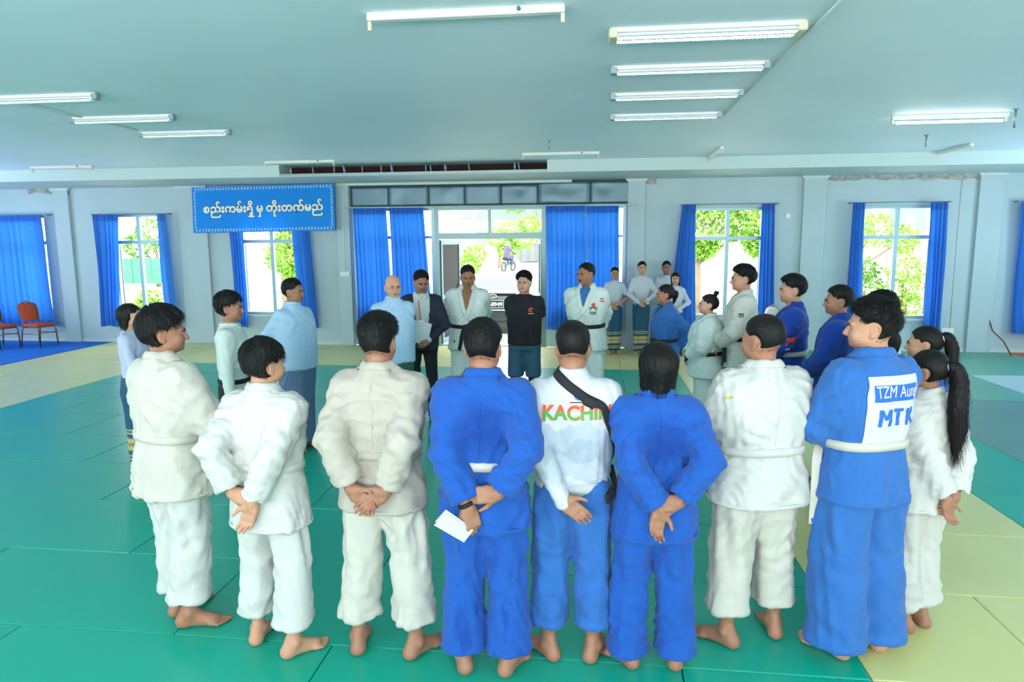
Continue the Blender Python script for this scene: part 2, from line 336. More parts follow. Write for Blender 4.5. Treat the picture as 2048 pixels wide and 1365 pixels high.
# ------------------------------------------------------------------ ceiling lights
def fixture(kind, x0, x1, y, label, group, rot=0.0, lit=True):
    cx = (x0 + x1) / 2 * 1.025; L_ = (x1 - x0) / 2; e = empty('ceiling_light', (cx, y * 1.025, ZC), rot)
    tag(e, label, 'light', group)
    if kind == 'bare' or kind == 'off':
        bxo('batten', -L_, L_, -.03, .03, -.045, 0, M_tubeoff, e, bevel=.006)
        for s in (-1, 1): bxo('lamp_holder', s * (L_ - .012) - .012, s * (L_ - .012) + .012, -.014, .014, -.1, -.045, M_cap, e, bevel=.004)
        if lit:
            t = tubo('tube', [(-L_ + .022, 0, -.085), (L_ - .022, 0, -.085)], .014, M_tube, e, 10)
            for s in (-1, 1): tubo('tube_cap', [(s * (L_ - .05), 0, -.085), (s * (L_ - .024), 0, -.085)], .0148, M_cap, t, 10)
        else: tubo('starter', [(L_ * .55, -.031, -.02), (L_ * .55, -.05, -.02)], .012, MATS.get('starter_green') or mat('starter_green', '2E6F60', .5), e, 8)
    else:
        n = 2 if kind == 'twin' else 1; hw = (.032 if n == 1 else .085)
        bxo('housing', -L_, L_, -hw, hw, -.026, 0, M_white, e, bevel=.006)
        for s in (-1, 1): bxo('end_cap', s * L_ - .05 if s > 0 else -L_ - .01, s * L_ + .01 if s > 0 else -L_ + .05, -hw - .003, hw + .003, -.062, .0 - .002, M_cap if kind == 'twin' else M_stud, e, bevel=.008)
        for q in range(n):
            yc = 0 if n == 1 else (-.043 + .086 * q)
            tubo('tube', [(-L_ + .05, yc, -.043), (L_ - .05, yc, -.043)], .013, M_tube, e, 10)
            bm = bmesh.new(); pr = [(yc - .033, -.05), (yc - .012, -.028), (yc + .012, -.028), (yc + .033, -.05)]
            for s0, s1 in zip(pr[:-1], pr[1:]):
                bm.faces.new([bm.verts.new(c) for c in ((-L_ + .05, s0[0], s0[1]), (L_ - .05, s0[0], s0[1]), (L_ - .05, s1[0], s1[1]), (-L_ + .05, s1[0], s1[1]))])
            obj('reflector', bm, M_white, e)
            bm = bmesh.new(); nb = 44
            for k in range(nb):
                x = -L_ + .06 + (2 * L_ - .12) * k / (nb - 1); box(bm, x - .0015, x + .0015, yc - .03, yc + .03, -.07, -.058)
            box(bm, -L_ + .05, L_ - .05, yc - .034, yc - .031, -.06, -.05); box(bm, -L_ + .05, L_ - .05, yc + .031, yc + .034, -.06, -.05)
            tag(obj('louvre', bm, M_stud, e), kind='stuff')
    return e
G = 'lit louvred ceiling lights in the right hand row'
fixture('twin', .07, 1.3, 4.75, 'twin lit louvred ceiling light with cream end caps', G)
fixture('single', .1, 1.32, 5.68, 'lit louvred ceiling light just behind the twin louvred light', G)
fixture('single', .12, 1.33, 6.68, 'lit louvred ceiling light third in the row above the fighters', G)
fixture('single', .14, 1.33, 7.76, 'lit louvred ceiling light farthest in the row of four', G)
G = 'lit covered ceiling lights in the left hand row'
fixture('single', -5.62, -4.44, 5.96, 'lit slim ceiling light cut by the left picture edge', G)
fixture('single', -5.6, -4.39, 7.03, 'lit slim ceiling light in the middle of the left row of three', G)
fixture('single', -5.52, -4.33, 8.05, 'lit slim ceiling light farthest of the left row of three', G)
fixture('bare', 3.2, 4.42, 8.26, 'lit bare tube ceiling light alone on the right', 'bare tube battens')
G = 'unlit ceiling battens'
fixture('off', -1.37, -.17, 4.2, 'unlit white batten without a tube nearest overhead', G, lit=False)
fixture('off', -9.75, -8.56, 11.2, 'unlit batten near the beam at far left', G, lit=False)
fixture('off', -5.45, -4.23, 11.15, 'unlit batten beside the left end of the torn beam opening', G, lit=False)
fixture('off', -1.13, .07, 10.8, 'unlit batten beside the right end of the torn beam opening', G, lit=False)
fixture('off', 1.21, 2.41, 11.1, 'unlit batten running lengthwise right of the torn beam opening', G, rot=R(90), lit=False)
fixture('off', 4.7, 5.9, 11.35, 'unlit batten running lengthwise at the far right near the beam', G, rot=R(90), lit=False)
for i, (pts, lb) in enumerate(((((1.4, 1.5, ZC - .008), (1.4, 8.15, ZC - .008)), 'thin white cable trunking beside the row of four louvred lights'),
                        (((-5.62, 5.0, ZC - .008), (-5.55, 8.05, ZC - .008)), 'thin white cable trunking beside the left row of lights'))):
    bm = bmesh.new(); tube(bm, pts, .011, 4); tag(obj('cable_trunking', bm, M_plast), lb, 'trunking')
for (x, y, l, lb) in ((-.63, 9.63, .14, 'short steel ceiling hook above the doorway side'), (4.47, 8.25, .2, 'steel ceiling rod beside the lit bare tube'), (4.38, 10.07, .16, 'steel ceiling rod near the lengthwise batten at far right')):
    h = empty('ceiling_rod', (x, y, ZC)); tag(h, lb, 'rod', 'steel rods hanging from the ceiling')
    tubo('rod', [(0, 0, 0), (0, 0, -l)], .012, M_stud, h, 8); bxo('fixing_plate', -.025, .025, -.025, .025, -.01, 0, M_stud, h)

# ------------------------------------------------------------------ curtains
def curtain(tx0, tx1, bx0, bx1, zt, zb, label, pleats, y=13.5, amp=.035, lean=0.0, seed=0, m=None):
    r = random.Random(seed); e = empty('curtain', ((tx0 + tx1) / 2, y, zb)); tag(e, label, 'curtain', 'blue curtains along the back wall')
    cx = (tx0 + tx1) / 2; n = pleats * 10; k = 26; ph = [r.uniform(0, 6.28) for _ in range(6)]
    def P(u, t, off=0.0):                                    # u across 0..1, t down 0..1
        x = (tx0 + (tx1 - tx0) * u) * (1 - t) + (bx0 + (bx1 - bx0) * u) * t
        g = min(1, .35 + 1.2 * t); w_ = u * pleats * 2 * PI + .9 * math.sin(3 * u * PI + ph[0]) + .35 * math.sin(5 * t + ph[1] + 9 * u)
        yy = amp * g * (math.sin(w_) + .35 * math.sin(2.3 * w_ + ph[2])) + .02 * math.sin(4 * t + ph[3]) * t
        x += .25 * amp * g * math.cos(w_) + .02 * math.sin(3.1 * t + ph[4]) * t
        return (x - cx, yy + off - .04 * t * lean, (zt + (zb - zt) * t) - zb + .012 * math.sin(7 * u + ph[5]) * (t if t > .9 else 0))
    def sheet(t0, t1, off=0.0):
        bm = bmesh.new(); ks = max(2, int(k * (t1 - t0)) + 1)
        vv = [[bm.verts.new(P(u / n, t0 + (t1 - t0) * q / ks, off)) for u in range(n + 1)] for q in range(ks + 1)]
        for q in range(ks):
            for u in range(n): bm.faces.new((vv[q][u], vv[q + 1][u], vv[q + 1][u + 1], vv[q][u + 1]))
        return bm
    obj('cloth', sheet(.0, .965), m or M_curt, e, smooth=True)
    obj('heading_tape', sheet(-.004, .05, -.006), m or M_curt, e, smooth=True); obj('hem', sheet(.955, 1.0, -.004), m or M_curt, e, smooth=True)
    return e
CZ = .37
curtain(-13.5, -11.62, -13.5, -11.5, 2.71, CZ, 'wide closed blue curtain behind the orange banquet chairs', 11, seed=1)
curtain(-10.44, -9.86, -10.46, -10.06, 2.7, CZ, 'blue curtain at the left side of the leftmost open window', 5, seed=2)
curtain(-9.0, -8.78, -9.02, -8.68, 2.7, CZ, 'blue curtain with twisted top at the right of the leftmost open window', 3, seed=3, m=M_curt2, amp=.03)
curtain(-7.45, -7.16, -7.42, -7.13, 2.6, CZ, 'blue curtain hanging below the left half of the banner', 4, seed=4)
curtain(-6.1, -5.74, -6.02, -5.66, 2.6, CZ, 'blue curtain hanging below the right half of the banner', 4, seed=5)
curtain(-4.8, -4.12, -4.78, -4.06, 2.78, CZ, 'blue curtain farthest left beside the open doorway', 7, seed=6)
curtain(-4.06, -3.36, -4.0, -3.2, 2.78, CZ, 'blue curtain next to the left door post', 8, seed=7)
curtain(-.95, -.19, -.95, -.15, 2.78, CZ, 'blue curtain next to the right door post', 8, seed=8)
curtain(-.17, .45, -.14, .46, 2.76, CZ, 'blue curtain with folded top corner right of the doorway', 6, seed=9)
curtain(1.63, 1.88, 1.38, 1.92, 2.76, CZ, 'blue curtain at the left side of the window with the leafy tree', 5, seed=10)
curtain(3.08, 3.31, 3.1, 3.4, 2.76, CZ, 'blue curtain at the right side of the window with the leafy tree', 4, seed=11)
curtain(4.69, 4.9, 4.66, 4.93, 2.76, CZ, 'blue curtain at the left side of the window facing the hedge', 4, seed=12)
curtain(6.03, 6.32, 6.1, 6.37, 2.75, CZ, 'blue curtain at the right side of the window facing the hedge', 4, seed=13)
curtain(7.55, 8.9, 7.62, 8.9, 2.74, CZ, 'blue curtain at the right edge of the picture', 8, seed=14)
for a, b, z, lb in ((-13.7, -11.5, 2.73, 'thin steel curtain rod above the orange chairs'), (-10.5, -8.75, 2.72, 'thin steel curtain rod over the leftmost open window'), (-7.55, -5.6, 2.61, 'thin steel curtain rod behind the blue banner'), (1.6, 3.4, 2.775, 'thin steel curtain rod over the window with the leafy tree'), (4.65, 6.4, 2.77, 'thin steel curtain rod over the window facing the hedge'), (7.5, 9.0, 2.76, 'thin steel curtain rod at the right picture edge')):
    h = empty('curtain_rod', ((a + b) / 2, 13.52, z)); tag(h, lb, 'rod', 'curtain rods'); hw = (b - a) / 2
    tubo('rod', [(-hw, 0, 0), (hw, 0, 0)], .008, M_alu2, h, 6)
    for s in (-1, 1): bxo('bracket', s * (hw - .03) - .01, s * (hw - .03) + .01, -.01, .16, -.012, .012, M_alu2, h)

# ------------------------------------------------------------------ banner with its lettering
M_ban = cloth_translucent('blue_banner_vinyl', '14A6FF', .38); M_let = mat('banner_lettering_cream', 'F0F3DC', .6); M_letedge = mat('banner_lettering_outline', '0B3E7A', .6)
bn = empty('banner', (-6.63, 13.36, 2.33)); bn.rotation_euler = (R(-4), R(-.6), 0); tag(bn, 'blue banner with cream Burmese lettering hung over a window', 'banner')
BW, BH = 3.0, .92
bxo('vinyl_panel', -BW / 2, BW / 2, -.006, .006, 0, BH, M_ban, bn)
bm = bmesh.new()
for a, b, c, d in ((-BW / 2, BW / 2, 0, .025), (-BW / 2, BW / 2, BH - .025, BH), (-BW / 2, -BW / 2 + .025, .025, BH - .025), (BW / 2 - .025, BW / 2, .025, BH - .025), (-.55, -.52, .025, BH - .025), (.5, .53, .025, BH - .025)): box(bm, a, b, .007, .03, c, d)
obj('batten_frame', bm, mat('dark_batten', '2A5A80', .6), bn)
def flat_text(name, body, size, m, parent, loc, offset=0.0, sx=1.0, width=None, rot=(PI / 2, 0, 0), extrude=0.0):
    me = text_mesh(body, size, offset=offset, extrude=extrude)
    xs_ = [v.co.x for v in me.vertices]; ys_ = [v.co.y for v in me.vertices]; cx, cy = (min(xs_) + max(xs_)) / 2, (min(ys_) + max(ys_)) / 2
    k = (width / (max(xs_) - min(xs_))) if width else sx
    for v in me.vertices: v.co.x = (v.co.x - cx) * k; v.co.y = (v.co.y - cy) * (k if width else 1)
    o = obj(name, me, m, parent); o.location = loc; o.rotation_euler = rot
    return o
BT = 'စည်းကမ်းရှိ မှ တိုးတက်မည်'
flat_text('lettering_outline', BT, .3, M_letedge, bn, (0, -.0075, .46), offset=.022, width=2.56)
flat_text('lettering', BT, .3, M_let, bn, (0, -.0095, .46), offset=.0115, width=2.53)
bm = bmesh.new()
def stickman(bm, x, z, s, r):
    def bar(a, b, w_):
        a = Vector((a[0], 0, a[1])); b = Vector((b[0], 0, b[1])); d = (b - a).normalized(); nn = Vector((-d.z, 0, d.x)) * w_
        bm.faces.new([bm.verts.new(Vector((x, -.0075, z)) + s * q) for q in (a - nn, b - nn, b + nn, a + nn)])
    h = (r.uniform(-.15, .15), .35); t = (0, 0); bar(t, h, .09); bar((h[0], h[1] + .12), (h[0] + .12, h[1] + .2), .08)
    for k in (-1, 1):
        bar(t, (k * r.uniform(.1, .4), -r.uniform(.25, .5)), .055); bar((h[0], h[1] - .05), (k * r.uniform(.25, .45), r.uniform(-.05, .5)), .05)
r_ = random.Random(3)
for k in range(44):
    for zz in (.045, BH - .05): stickman(bm, -BW / 2 + .08 + k * (BW - .16) / 43, zz, .058, r_)
for k in range(1, 12):
    for xx in (-BW / 2 + .055, BW / 2 - .055): stickman(bm, xx, .05 + k * (BH - .1) / 12, .055, r_)
tag(obj('border_figures', bm, M_let, bn), kind='stuff')

# ------------------------------------------------------------------ orange banquet chairs
M_org = mat('orange_upholstery', 'C4512C', .85, bump=(180, .25), vary=.08, vscale=40); M_frame = mat('bronze_tube', '8C7355', .38, metal=.7); M_frame2 = mat('gold_tube', 'D9CF92', .35, metal=.6)
def chair(loc, rz, label, back='org', name='banquet_chair', group='orange banquet chairs', fm=None, bmat=None):
    fm = fm or M_frame; bmat = bmat or M_org
    e = empty(name, loc, rz); tag(e, label, 'chair', group)          # faces -Y locally
    bm = bmesh.new(); box(bm, -.2, .2, -.2, .2, .42, .48); bmesh.ops.recalc_face_normals(bm, faces=bm.faces); bmesh.ops.bevel(bm, geom=list(bm.edges), offset=.022, segments=3, affect='EDGES', profile=.5)
    obj('seat', bm, bmat, e, smooth=True)
    def prof(t):                                                     # half width of the crown back
        return .165 + .035 * math.sin(t * PI * .75) if t < .8 else .195 * math.sqrt(max(0, 1 - ((t - .8) / .2) ** 2 * .82))
    bm = bmesh.new(); n = 14; fr, bk = [], []
    for q in range(n + 1):
        t = q / n; z = .53 + .37 * t; yb = .2 + .1 * t; ws = prof(t)
        fr.append([bm.verts.new((ws * s, yb - .02 * (1 - s * s) - .012, z)) for s in (-1, -.5, 0, .5, 1)]); bk.append([bm.verts.new((ws * s, yb + .014, z)) for s in (-1, -.5, 0, .5, 1)])
    for q in range(n):
        for k in range(4):
            bm.faces.new((fr[q][k], fr[q][k + 1], fr[q + 1][k + 1], fr[q + 1][k])); bm.faces.new((bk[q][k + 1], bk[q][k], bk[q + 1][k], bk[q + 1][k + 1]))
        bm.faces.new((fr[q][0], fr[q + 1][0], bk[q + 1][0], bk[q][0])); bm.faces.new((fr[q][4], bk[q][4], bk[q + 1][4], fr[q + 1][4]))
    bm.faces.new(fr[0][::-1] + bk[0]); bm.faces.new(fr[n] + bk[n][::-1])
    obj('backrest', bm, bmat, e, smooth=True)
    pl = [(-.19, .19, .4), (-.175, .2, .52)] + [(-prof(q / 12) - .008, .2 + .1 * q / 12, .53 + .37 * q / 12) for q in range(12)] + [(-.05, .3, .915), (0, .302, .935), (.05, .3, .915)]
    pl += [(prof(q / 12) + .008, .2 + .1 * q / 12, .53 + .37 * q / 12) for q in range(11, -1, -1)] + [(.175, .2, .52), (.19, .19, .4)]
    tubo('back_frame', pl, .011, fm, e, 6)
    bm = bmesh.new(); tube(bm, [(-.19, .19, .41), (-.19, -.19, .41)], .01, 6); tube(bm, [(.19, .19, .41), (.19, -.19, .41)], .01, 6); tube(bm, [(-.19, -.19, .41), (.19, -.19, .41)], .01, 6); tube(bm, [(-.19, .19, .41), (.19, .19, .41)], .01, 6)
    obj('seat_frame', bm, fm, e)
    for sx in (-1, 1):
        tubo('leg', [(sx * .185, -.185, .41), (sx * .195, -.215, .36), (sx * .205, -.235, 0)], .0125, fm, e, 8)
        tubo('leg', [(sx * .185, .185, .41), (sx * .195, .22, .35), (sx * .205, .27, 0)], .0125, fm, e, 8)
        tubo('stretcher', [(sx * .196, -.22, .27), (sx * .2, .235, .27)], .007, fm, e, 6)
    tubo('stretcher', [(-.196, -.222, .29), (.196, -.222, .29)], .007, fm, e, 6)
    return e
chair((-11.45, 12.95, .006), R(80), 'orange banquet chair with bronze frame standing whole beside the curtain')
chair((-12.05, 12.65, .006), R(78), 'orange banquet chair cut by the left picture edge')
chair((-12.42, 12.1, .006), R(76), 'orange banquet chair of which only a gold leg shows at the left edge', fm=M_frame2)
M_whitepad = mat('white_chair_cover', 'DDE4E2', .7); M_wood = mat('gold_chair_frame', 'B98A3C', .4, metal=.4)
chair((2.24, 12.6, 0), R(-70), 'white backed chair with gold frame by the window with the leafy tree', group='white backed chairs', fm=M_wood, bmat=M_whitepad).scale = (1, 1, 1.05)
chair((2.95, 12.8, 0), R(-70), 'white backed chair with gold frame behind the tall fighter', group='white backed chairs', fm=M_wood, bmat=M_whitepad)

# ------------------------------------------------------------------ small things on the wall
def wallplate(x, z, w_, h_, label, name, n=2):
    e = empty(name, (x, YB - .0, z)); tag(e, label, 'socket'); bxo('plate', -w_ / 2, w_ / 2, -.02, 0, -h_ / 2, h_ / 2, M_plast, e, bevel=.004)
    for k in range(n): bxo('rocker', -w_ / 2 + w_ * (k + .25) / n, -w_ / 2 + w_ * (k + .75) / n, -.026, -.019, -h_ * .3, h_ * .3, M_white, e, bevel=.002)
    return e
s = wallplate(-5.05, 1.47, .2, .1, 'white switch box on the pilaster left of the doorway', 'light_switch', 3); s.location.y = YB - .07
tag(tubo('cable_conduit', [(-5.05, YB - .078, 1.53), (-5.05, YB - .078, 3.2)], .008, M_plast), 'thin white conduit rising from the switch box beside the doorway', 'conduit')
wallplate(6.58, .4, .22, .1, 'white double power socket low beside the right curtain', 'power_socket', 2); wallplate(3.6, 2.55, .09, .09, 'small white junction box high beside the window with the leafy tree', 'junction_box', 1)
tag(tubo('cable_conduit', [(6.62, YB - .01, .46), (6.62, YB - .01, 3.2)], .006, M_plast), 'thin conduit rising from the double power socket', 'conduit')
bm = bmesh.new(); tube(bm, [(7.5, 13.25, 0.0), (7.42, 13.4, .25), (7.3, 13.55, .42), (7.25, 13.66, .72)], [.013, .012, .011, .009], 6)
tag(obj('wooden_stick', bm, mat('brown_stick_bark', '7A4A34', .8, bump=(60, .4)), smooth=True), 'crooked brown stick leaning against the back wall at far right', 'stick')

# ------------------------------------------------------------------ outside: yard, car, trees, houses, motorcycle
M_yard = mat('pale_concrete_yard', 'C9CCC6', .85, vary=.05, vscale=.4); M_leafd = mat('leaf_green', '5E8F2E', .55, vary=.3, vscale=3); M_leafl = mat('leaf_light_green', '86B63E', .55, vary=.3, vscale=3); M_bark = mat('tree_bark', '8A7A60', .9, bump=(30, .5), vary=.2)
GP = [(YB + .2, -.16), (20, -.16), (45, .45), (62, 1.0), (120, 1.6)]          # the yard climbs gently away from the hall
def gz(y): return float(np.interp(y, [q[0] for q in GP], [q[1] for q in GP]))
bm = bmesh.new()
for (ya, za), (yb, zb) in zip(GP[:-1], GP[1:]):
    v = [bm.verts.new(c) for c in ((-90, ya, za), (90, ya, za), (90, yb, zb), (-90, yb, zb), (-90, ya, za - .3), (90, ya, za - .3), (90, yb, zb - .3), (-90, yb, zb - .3))]
    for f in ((0, 1, 2, 3), (7, 6, 5, 4), (0, 4, 5, 1), (1, 5, 6, 2), (2, 6, 7, 3), (3, 7, 4, 0)): bm.faces.new([v[k] for k in f])
tag(obj('ground', bm, M_yard), 'pale concrete yard outside the doorway', kind='structure')
def leaf_mesh(pts, m, name, parent, size=.13, seed=0):
    r = random.Random(seed); n = len(pts); V = np.zeros((n * 4, 3), np.float32); 
    for i, p in enumerate(pts):
        d = Vector((r.gauss(0, 1), r.gauss(0, 1), r.gauss(-.5, .6))).normalized(); s_ = d.cross(Vector((r.gauss(0, 1), r.gauss(0, 1), r.gauss(0, 1)))).normalized(); l = size * r.uniform(.7, 1.4)
        p = Vector(p); V[i * 4] = p; V[i * 4 + 1] = p + d * l * .5 + s_ * l * .26; V[i * 4 + 2] = p + d * l; V[i * 4 + 3] = p + d * l * .5 - s_ * l * .26
    me = bpy.data.meshes.new(name); me.from_pydata(V.tolist(), [], [(4 * i, 4 * i + 1, 4 * i + 2, 4 * i + 3) for i in range(n)]); o = obj(name, me, m, parent); tag(o, kind='stuff'); return o
def blob_pts(blobs, n, seed):
    r = random.Random(seed); out = []
    for _ in range(n):
        c = r.choice(blobs); d = Vector((r.gauss(0, 1), r.gauss(0, 1), r.gauss(0, 1))).normalized(); q = r.uniform(.55, 1.0) ** .5
        out.append((c[0] + d.x * c[3] * q, c[1] + d.y * c[3] * q, c[2] + d.z * c[3] * .85 * q))
    return out
def tree(x, y, trunk_h, blobs, n, label, leaf=None, size=.14, seed=0, name='tree', tr=.1, cat='tree'):
    e = empty(name, (x, y, gz(y))); tag(e, label, cat)
    if trunk_h > 0:
        bm = bmesh.new(); tube(bm, [(0, 0, 0), (.03, 0, trunk_h * .5), (0, .03, trunk_h + .5)], [tr * 1.2, tr, tr * .7], 8)
        for k, b in enumerate(blobs[:5]): tube(bm, [(0, .02, trunk_h * .85), (b[0] * .6, b[1] * .6, (trunk_h + b[2]) / 2), (b[0], b[1], b[2])], [tr * .6, tr * .4, tr * .15], 5)
        obj('trunk', bm, M_bark, e)
    leaf_mesh(blob_pts(blobs, n, seed), leaf or M_leafd, 'foliage', e, size, seed)
    return e
tree(2.75, 19.2, 1.9, [(.2, 0, 2.7, .75), (.9, .2, 2.9, .8), (1.5, 0, 2.7, .7), (.6, .3, 3.4, .8), (1.3, .3, 3.5, .7), (-.3, .2, 3.0, .6), (1.7, .2, 2.2, .45), (.1, 0, 2.1, .4)], 9000, 'leafy broad tree close outside the window, with a pale trunk', M_leafl, .125, 1)
tree(-8.95, 19.4, 1.0, [(0, 0, 1.9, .6), (.2, .2, 2.5, .65), (.3, 0, 1.4, .4), (0, .3, 3.0, .55)], 3800, 'bright green round tree outside the window under the banner', M_leafl, .125, 2)
tree(-10.1, 21.5, .7, [(0, 0, 1.7, .5), (.1, .1, 2.2, .4)], 900, 'small pale tree left of the round tree under the banner', M_leafd, .13, 3)
tree(-12.5, 17.6, .25, [(0, 0, .5, .35), (.3, .1, .8, .3), (-.3, 0, .3, .3), (.5, 0, .4, .3)], 500, 'light green shrub below the leftmost open window', M_leafl, .16, 4, 'shrub', cat='shrub')
tree(-19.5, 29, 1.2, [(0, 0, 2.6, .8), (1, 0, 2.2, .7), (-.8, 0, 2.0, .7)], 900, 'tall tree far behind the green fence', M_leafd, .2, 5)
tree(-4.9, 26.5, .7, [(0, 0, 1.25, .5), (.3, .2, 1.7, .45), (-.4, 0, 1.1, .4)], 900, 'bushy shrub across the yard left of the rider', M_leafl, .16, 6, 'shrub', cat='shrub')
tree(-6.1, 44, .8, [(0, 0, 2.0, .8), (.9, .2, 2.4, .9), (1.6, 0, 1.9, .8), (.6, 0, 1.2, .7), (2.0, .2, 2.8, .7)], 2200, 'wide green shrub behind the motorcycle rider', M_leafl, .2, 7)
tree(-2.3, 43, .4, [(0, 0, 1.3, .6), (.9, 0, 1.2, .5)], 700, 'low shrub beside the grey container across the yard', M_leafl, .18, 8, 'shrub', cat='shrub')
tree(-4.3, 51.5, 3.0, [(0, 0, 5.2, 1.6), (2.2, 0, 5.6, 1.5), (4, 0, 4.9, 1.4), (-1.6, 0, 4.6, 1.2)], 1800, 'large tree behind the shed roof seen through the transom', M_leafd, .3, 9)
for k in range(5):
    tree(7.0 + k * 1.12, 19.0 + .25 * (k % 2), .4, [(0, 0, .5, .46), (.06, .05, 1.0, .48), (-.05, .05, 1.5, .4 + .05 * (k % 3))], 850, 'hedge shrub outside the right window, ' + ('first', 'second', 'third', 'fourth', 'fifth')[k] + ' from its left end', M_leafl if k % 2 else M_leafd, .13, 20 + k, 'hedge_shrub', cat='shrub')
tree(7.6, 22.5, 1.2, [(0, 0, 2.3, .6), (.9, 0, 2.5, .6), (1.8, .1, 2.2, .5)], 1200, 'loose small tree behind the hedge at the right window', M_leafl, .15, 31)
# white house beyond the right window
M_hw = mat('house_white_render', 'D5DBD8', .8, vary=.04); M_roofg = mat('weathered_roof_sheet', '66766F', .7, bump=(20, .3)); M_pane = mat('house_window_glass', '56686C', .15, spec=.8)
hs = empty('house', (11.5, 27, gz(27) - .1)); tag(hs, 'white single storey house with windows beyond the hedge', 'house')
bxo('wall', -5, 6, 0, 5, 0, 4.4, M_hw, hs); bm = bmesh.new(); prism(bm, [(-5.4, 4.4), (6.4, 4.4), (5.5, 5.4), (-4.6, 5.4)], -.5, 5.4); obj('roof', bm, M_roofg, hs)
for x in (-2.1, -.2, 2.4, 4.4):
    wn = bxo('window', x - .7, x + .7, -.06, 0, 2.3, 3.5, M_alu, hs); bxo('pane', x - .62, x - .04, -.075, -.05, 2.38, 3.42, M_pane, wn); bxo('pane', x + .04, x + .62, -.075, -.05, 2.38, 3.42, M_pane, wn)
# shed and lattice mast seen through the transom
sd = empty('shed', (-6.9, 58, gz(58))); tag(sd, 'pale shed with a low gabled roof seen through the door transom', 'shed')
bxo('wall', -4.0, 4.5, 0, 5, 0, 3.1, M_hw, sd); bm = bmesh.new(); prism(bm, [(-4.6, 3.1), (5.1, 3.1), (.6, 4.7)], -.6, 5.5); obj('roof', bm, M_roofg, sd)
for x in (-2.5, 0, 2.6): bxo('window', x - .5, x + .5, -.05, 0, 1.2, 2.3, M_pane, sd)
ms = empty('lattice_mast', (-7.6, 47, gz(47))); tag(ms, 'white steel lattice mast outside the door transom', 'mast')
for sx in (-.6, .6):
    for sy in (-.6, .6): tubo('mast_leg', [(sx, sy, 0), (sx * .7, sy * .7, 9)], .05, M_white, ms, 5)
for k in range(8):
    z = k * 1.1; q = 1 - .03 * k; tubo('lattice_brace', [(-.6 * q, -.6 * q, z), (.6 * q, -.6 * q, z + 1.1)], .03, M_white, ms, 4); tubo('lattice_brace', [(.6 * q, -.6 * q, z), (-.6 * q, -.6 * q, z + 1.1)], .03, M_white, ms, 4)
for k in range(3): tubo('mast_arm', [(-2.4, 0, 4.4 + k * .8), (2.6, 0, 4.5 + k * .8)], .03, M_white, ms, 4)
ct = empty('container', (-4.75, 50, gz(50))); tag(ct, 'pale grey waste container standing across the yard', 'container'); M_ct = mat('container_grey', '6C7476', .6)
bm = bmesh.new(); prism(bm, [(-.75, .1), (.75, .1), (.95, 1.3), (-.95, 1.3)], 0, 1.2); obj('body', bm, M_ct, ct); bxo('lid', -1.0, 1.0, -.05, 1.25, 1.3, 1.4, M_ct, ct)
for x in (-.6, 0, .6): bxo('rib', x - .04, x + .04, -.05, 0, .15, 1.28, M_ct, ct)
fn = empty('green_fence', (-20.0, 28.0, gz(28))); tag(fn, 'pale green sheet fence across the yard outside the leftmost open window', 'fence'); M_fn = mat('green_fence_sheet', '3A7C62', .6)
for k in range(8): bxo('sheet', -3.6 + k * .9, -3.6 + k * .9 + .88, 0, .03, .35, 1.45, M_fn, fn)
for k in range(5): bxo('post', -3.62 + k * 1.8, -3.56 + k * 1.8, .03, .09, 0, 1.5, M_stud, fn)
bxo('kerb', -4.2, 4.2, -.1, .1, 0, .2, M_hw, fn)

# dark saloon car, its tail towards the doorway
M_car = mat('dark_green_car_paint', '1E2C2C', .22, spec=.7); M_carglass = mat('car_rear_glass', '222A2C', .04, spec=1.0); M_tail = mat('red_tail_lamp', 'C8241C', .2); M_blk = mat('black_rubber', '101214', .7); M_chrome = mat('chrome', 'D8DEDE', .12, metal=1.0); M_plate = mat('number_plate_black', '15181A', .5); M_num = mat('number_plate_white', 'EEF2EE', .5)
ca = empty('car', (-2.45, 16.6, -.16)); tag(ca, 'dark saloon car parked tail first outside the open doorway', 'car')
bm = bmesh.new()
secs = [(0, .35, .55, .78), (.03, .9, .98, .80), (.12, .92, 1.02, .86), (.55, .92, 1.05, .9), (1.4, .92, 1.04, .91), (3.2, .92, 1.0, .91), (4.3, .9, .88, .88), (4.65, .8, .7, .8)]
rings = []
for (y, _, zt, hw) in secs:
    zb = .28 if y > .02 else .36
    rings.append([bm.verts.new((x, y, z)) for x, z in ((-hw * .93, zb), (-hw, zb + .18), (-hw, zt - .22), (-hw * .9, zt - .06), (-hw * .6, zt), (0, zt + .015), (hw * .6, zt), (hw * .9, zt - .06), (hw, zt - .22), (hw, zb + .18), (hw * .93, zb))])
for a, b in zip(rings[:-1], rings[1:]):
    for k in range(10): bm.faces.new((a[k], b[k], b[k + 1], a[k + 1]))
    bm.faces.new((a[10], b[10], b[0], a[0]))
bm.faces.new(rings[0]); bm.faces.new(rings[-1][::-1]); bmesh.ops.recalc_face_normals(bm, faces=bm.faces)
obj('body', bm, M_car, ca, smooth=True)
bm = bmesh.new(); q = [(.62, .74, 1.02), (1.35, .6, 1.42), (2.6, .6, 1.44), (3.35, .76, 1.0)]
rg = [[bm.verts.new((s * hw, y, z)) for s in (-1, 1)] for y, hw, z in q]; bs = [[bm.verts.new((s * .84, y, .98)) for s in (-1, 1)] for y in (.6, 1.3, 2.6, 3.4)]
f = bm.faces.new((rg[0][0], rg[0][1], rg[1][1], rg[1][0])); f.material_index = 1
f = bm.faces.new((rg[1][0], rg[1][1], rg[2][1], rg[2][0])); f = bm.faces.new((rg[2][0], rg[2][1], rg[3][1], rg[3][0])); f.material_index = 1
for s in (0, 1):
    for k in range(3): f = bm.faces.new((bs[k][s], bs[k + 1][s], rg[k + 1][s], rg[k][s])); f.material_index = 1
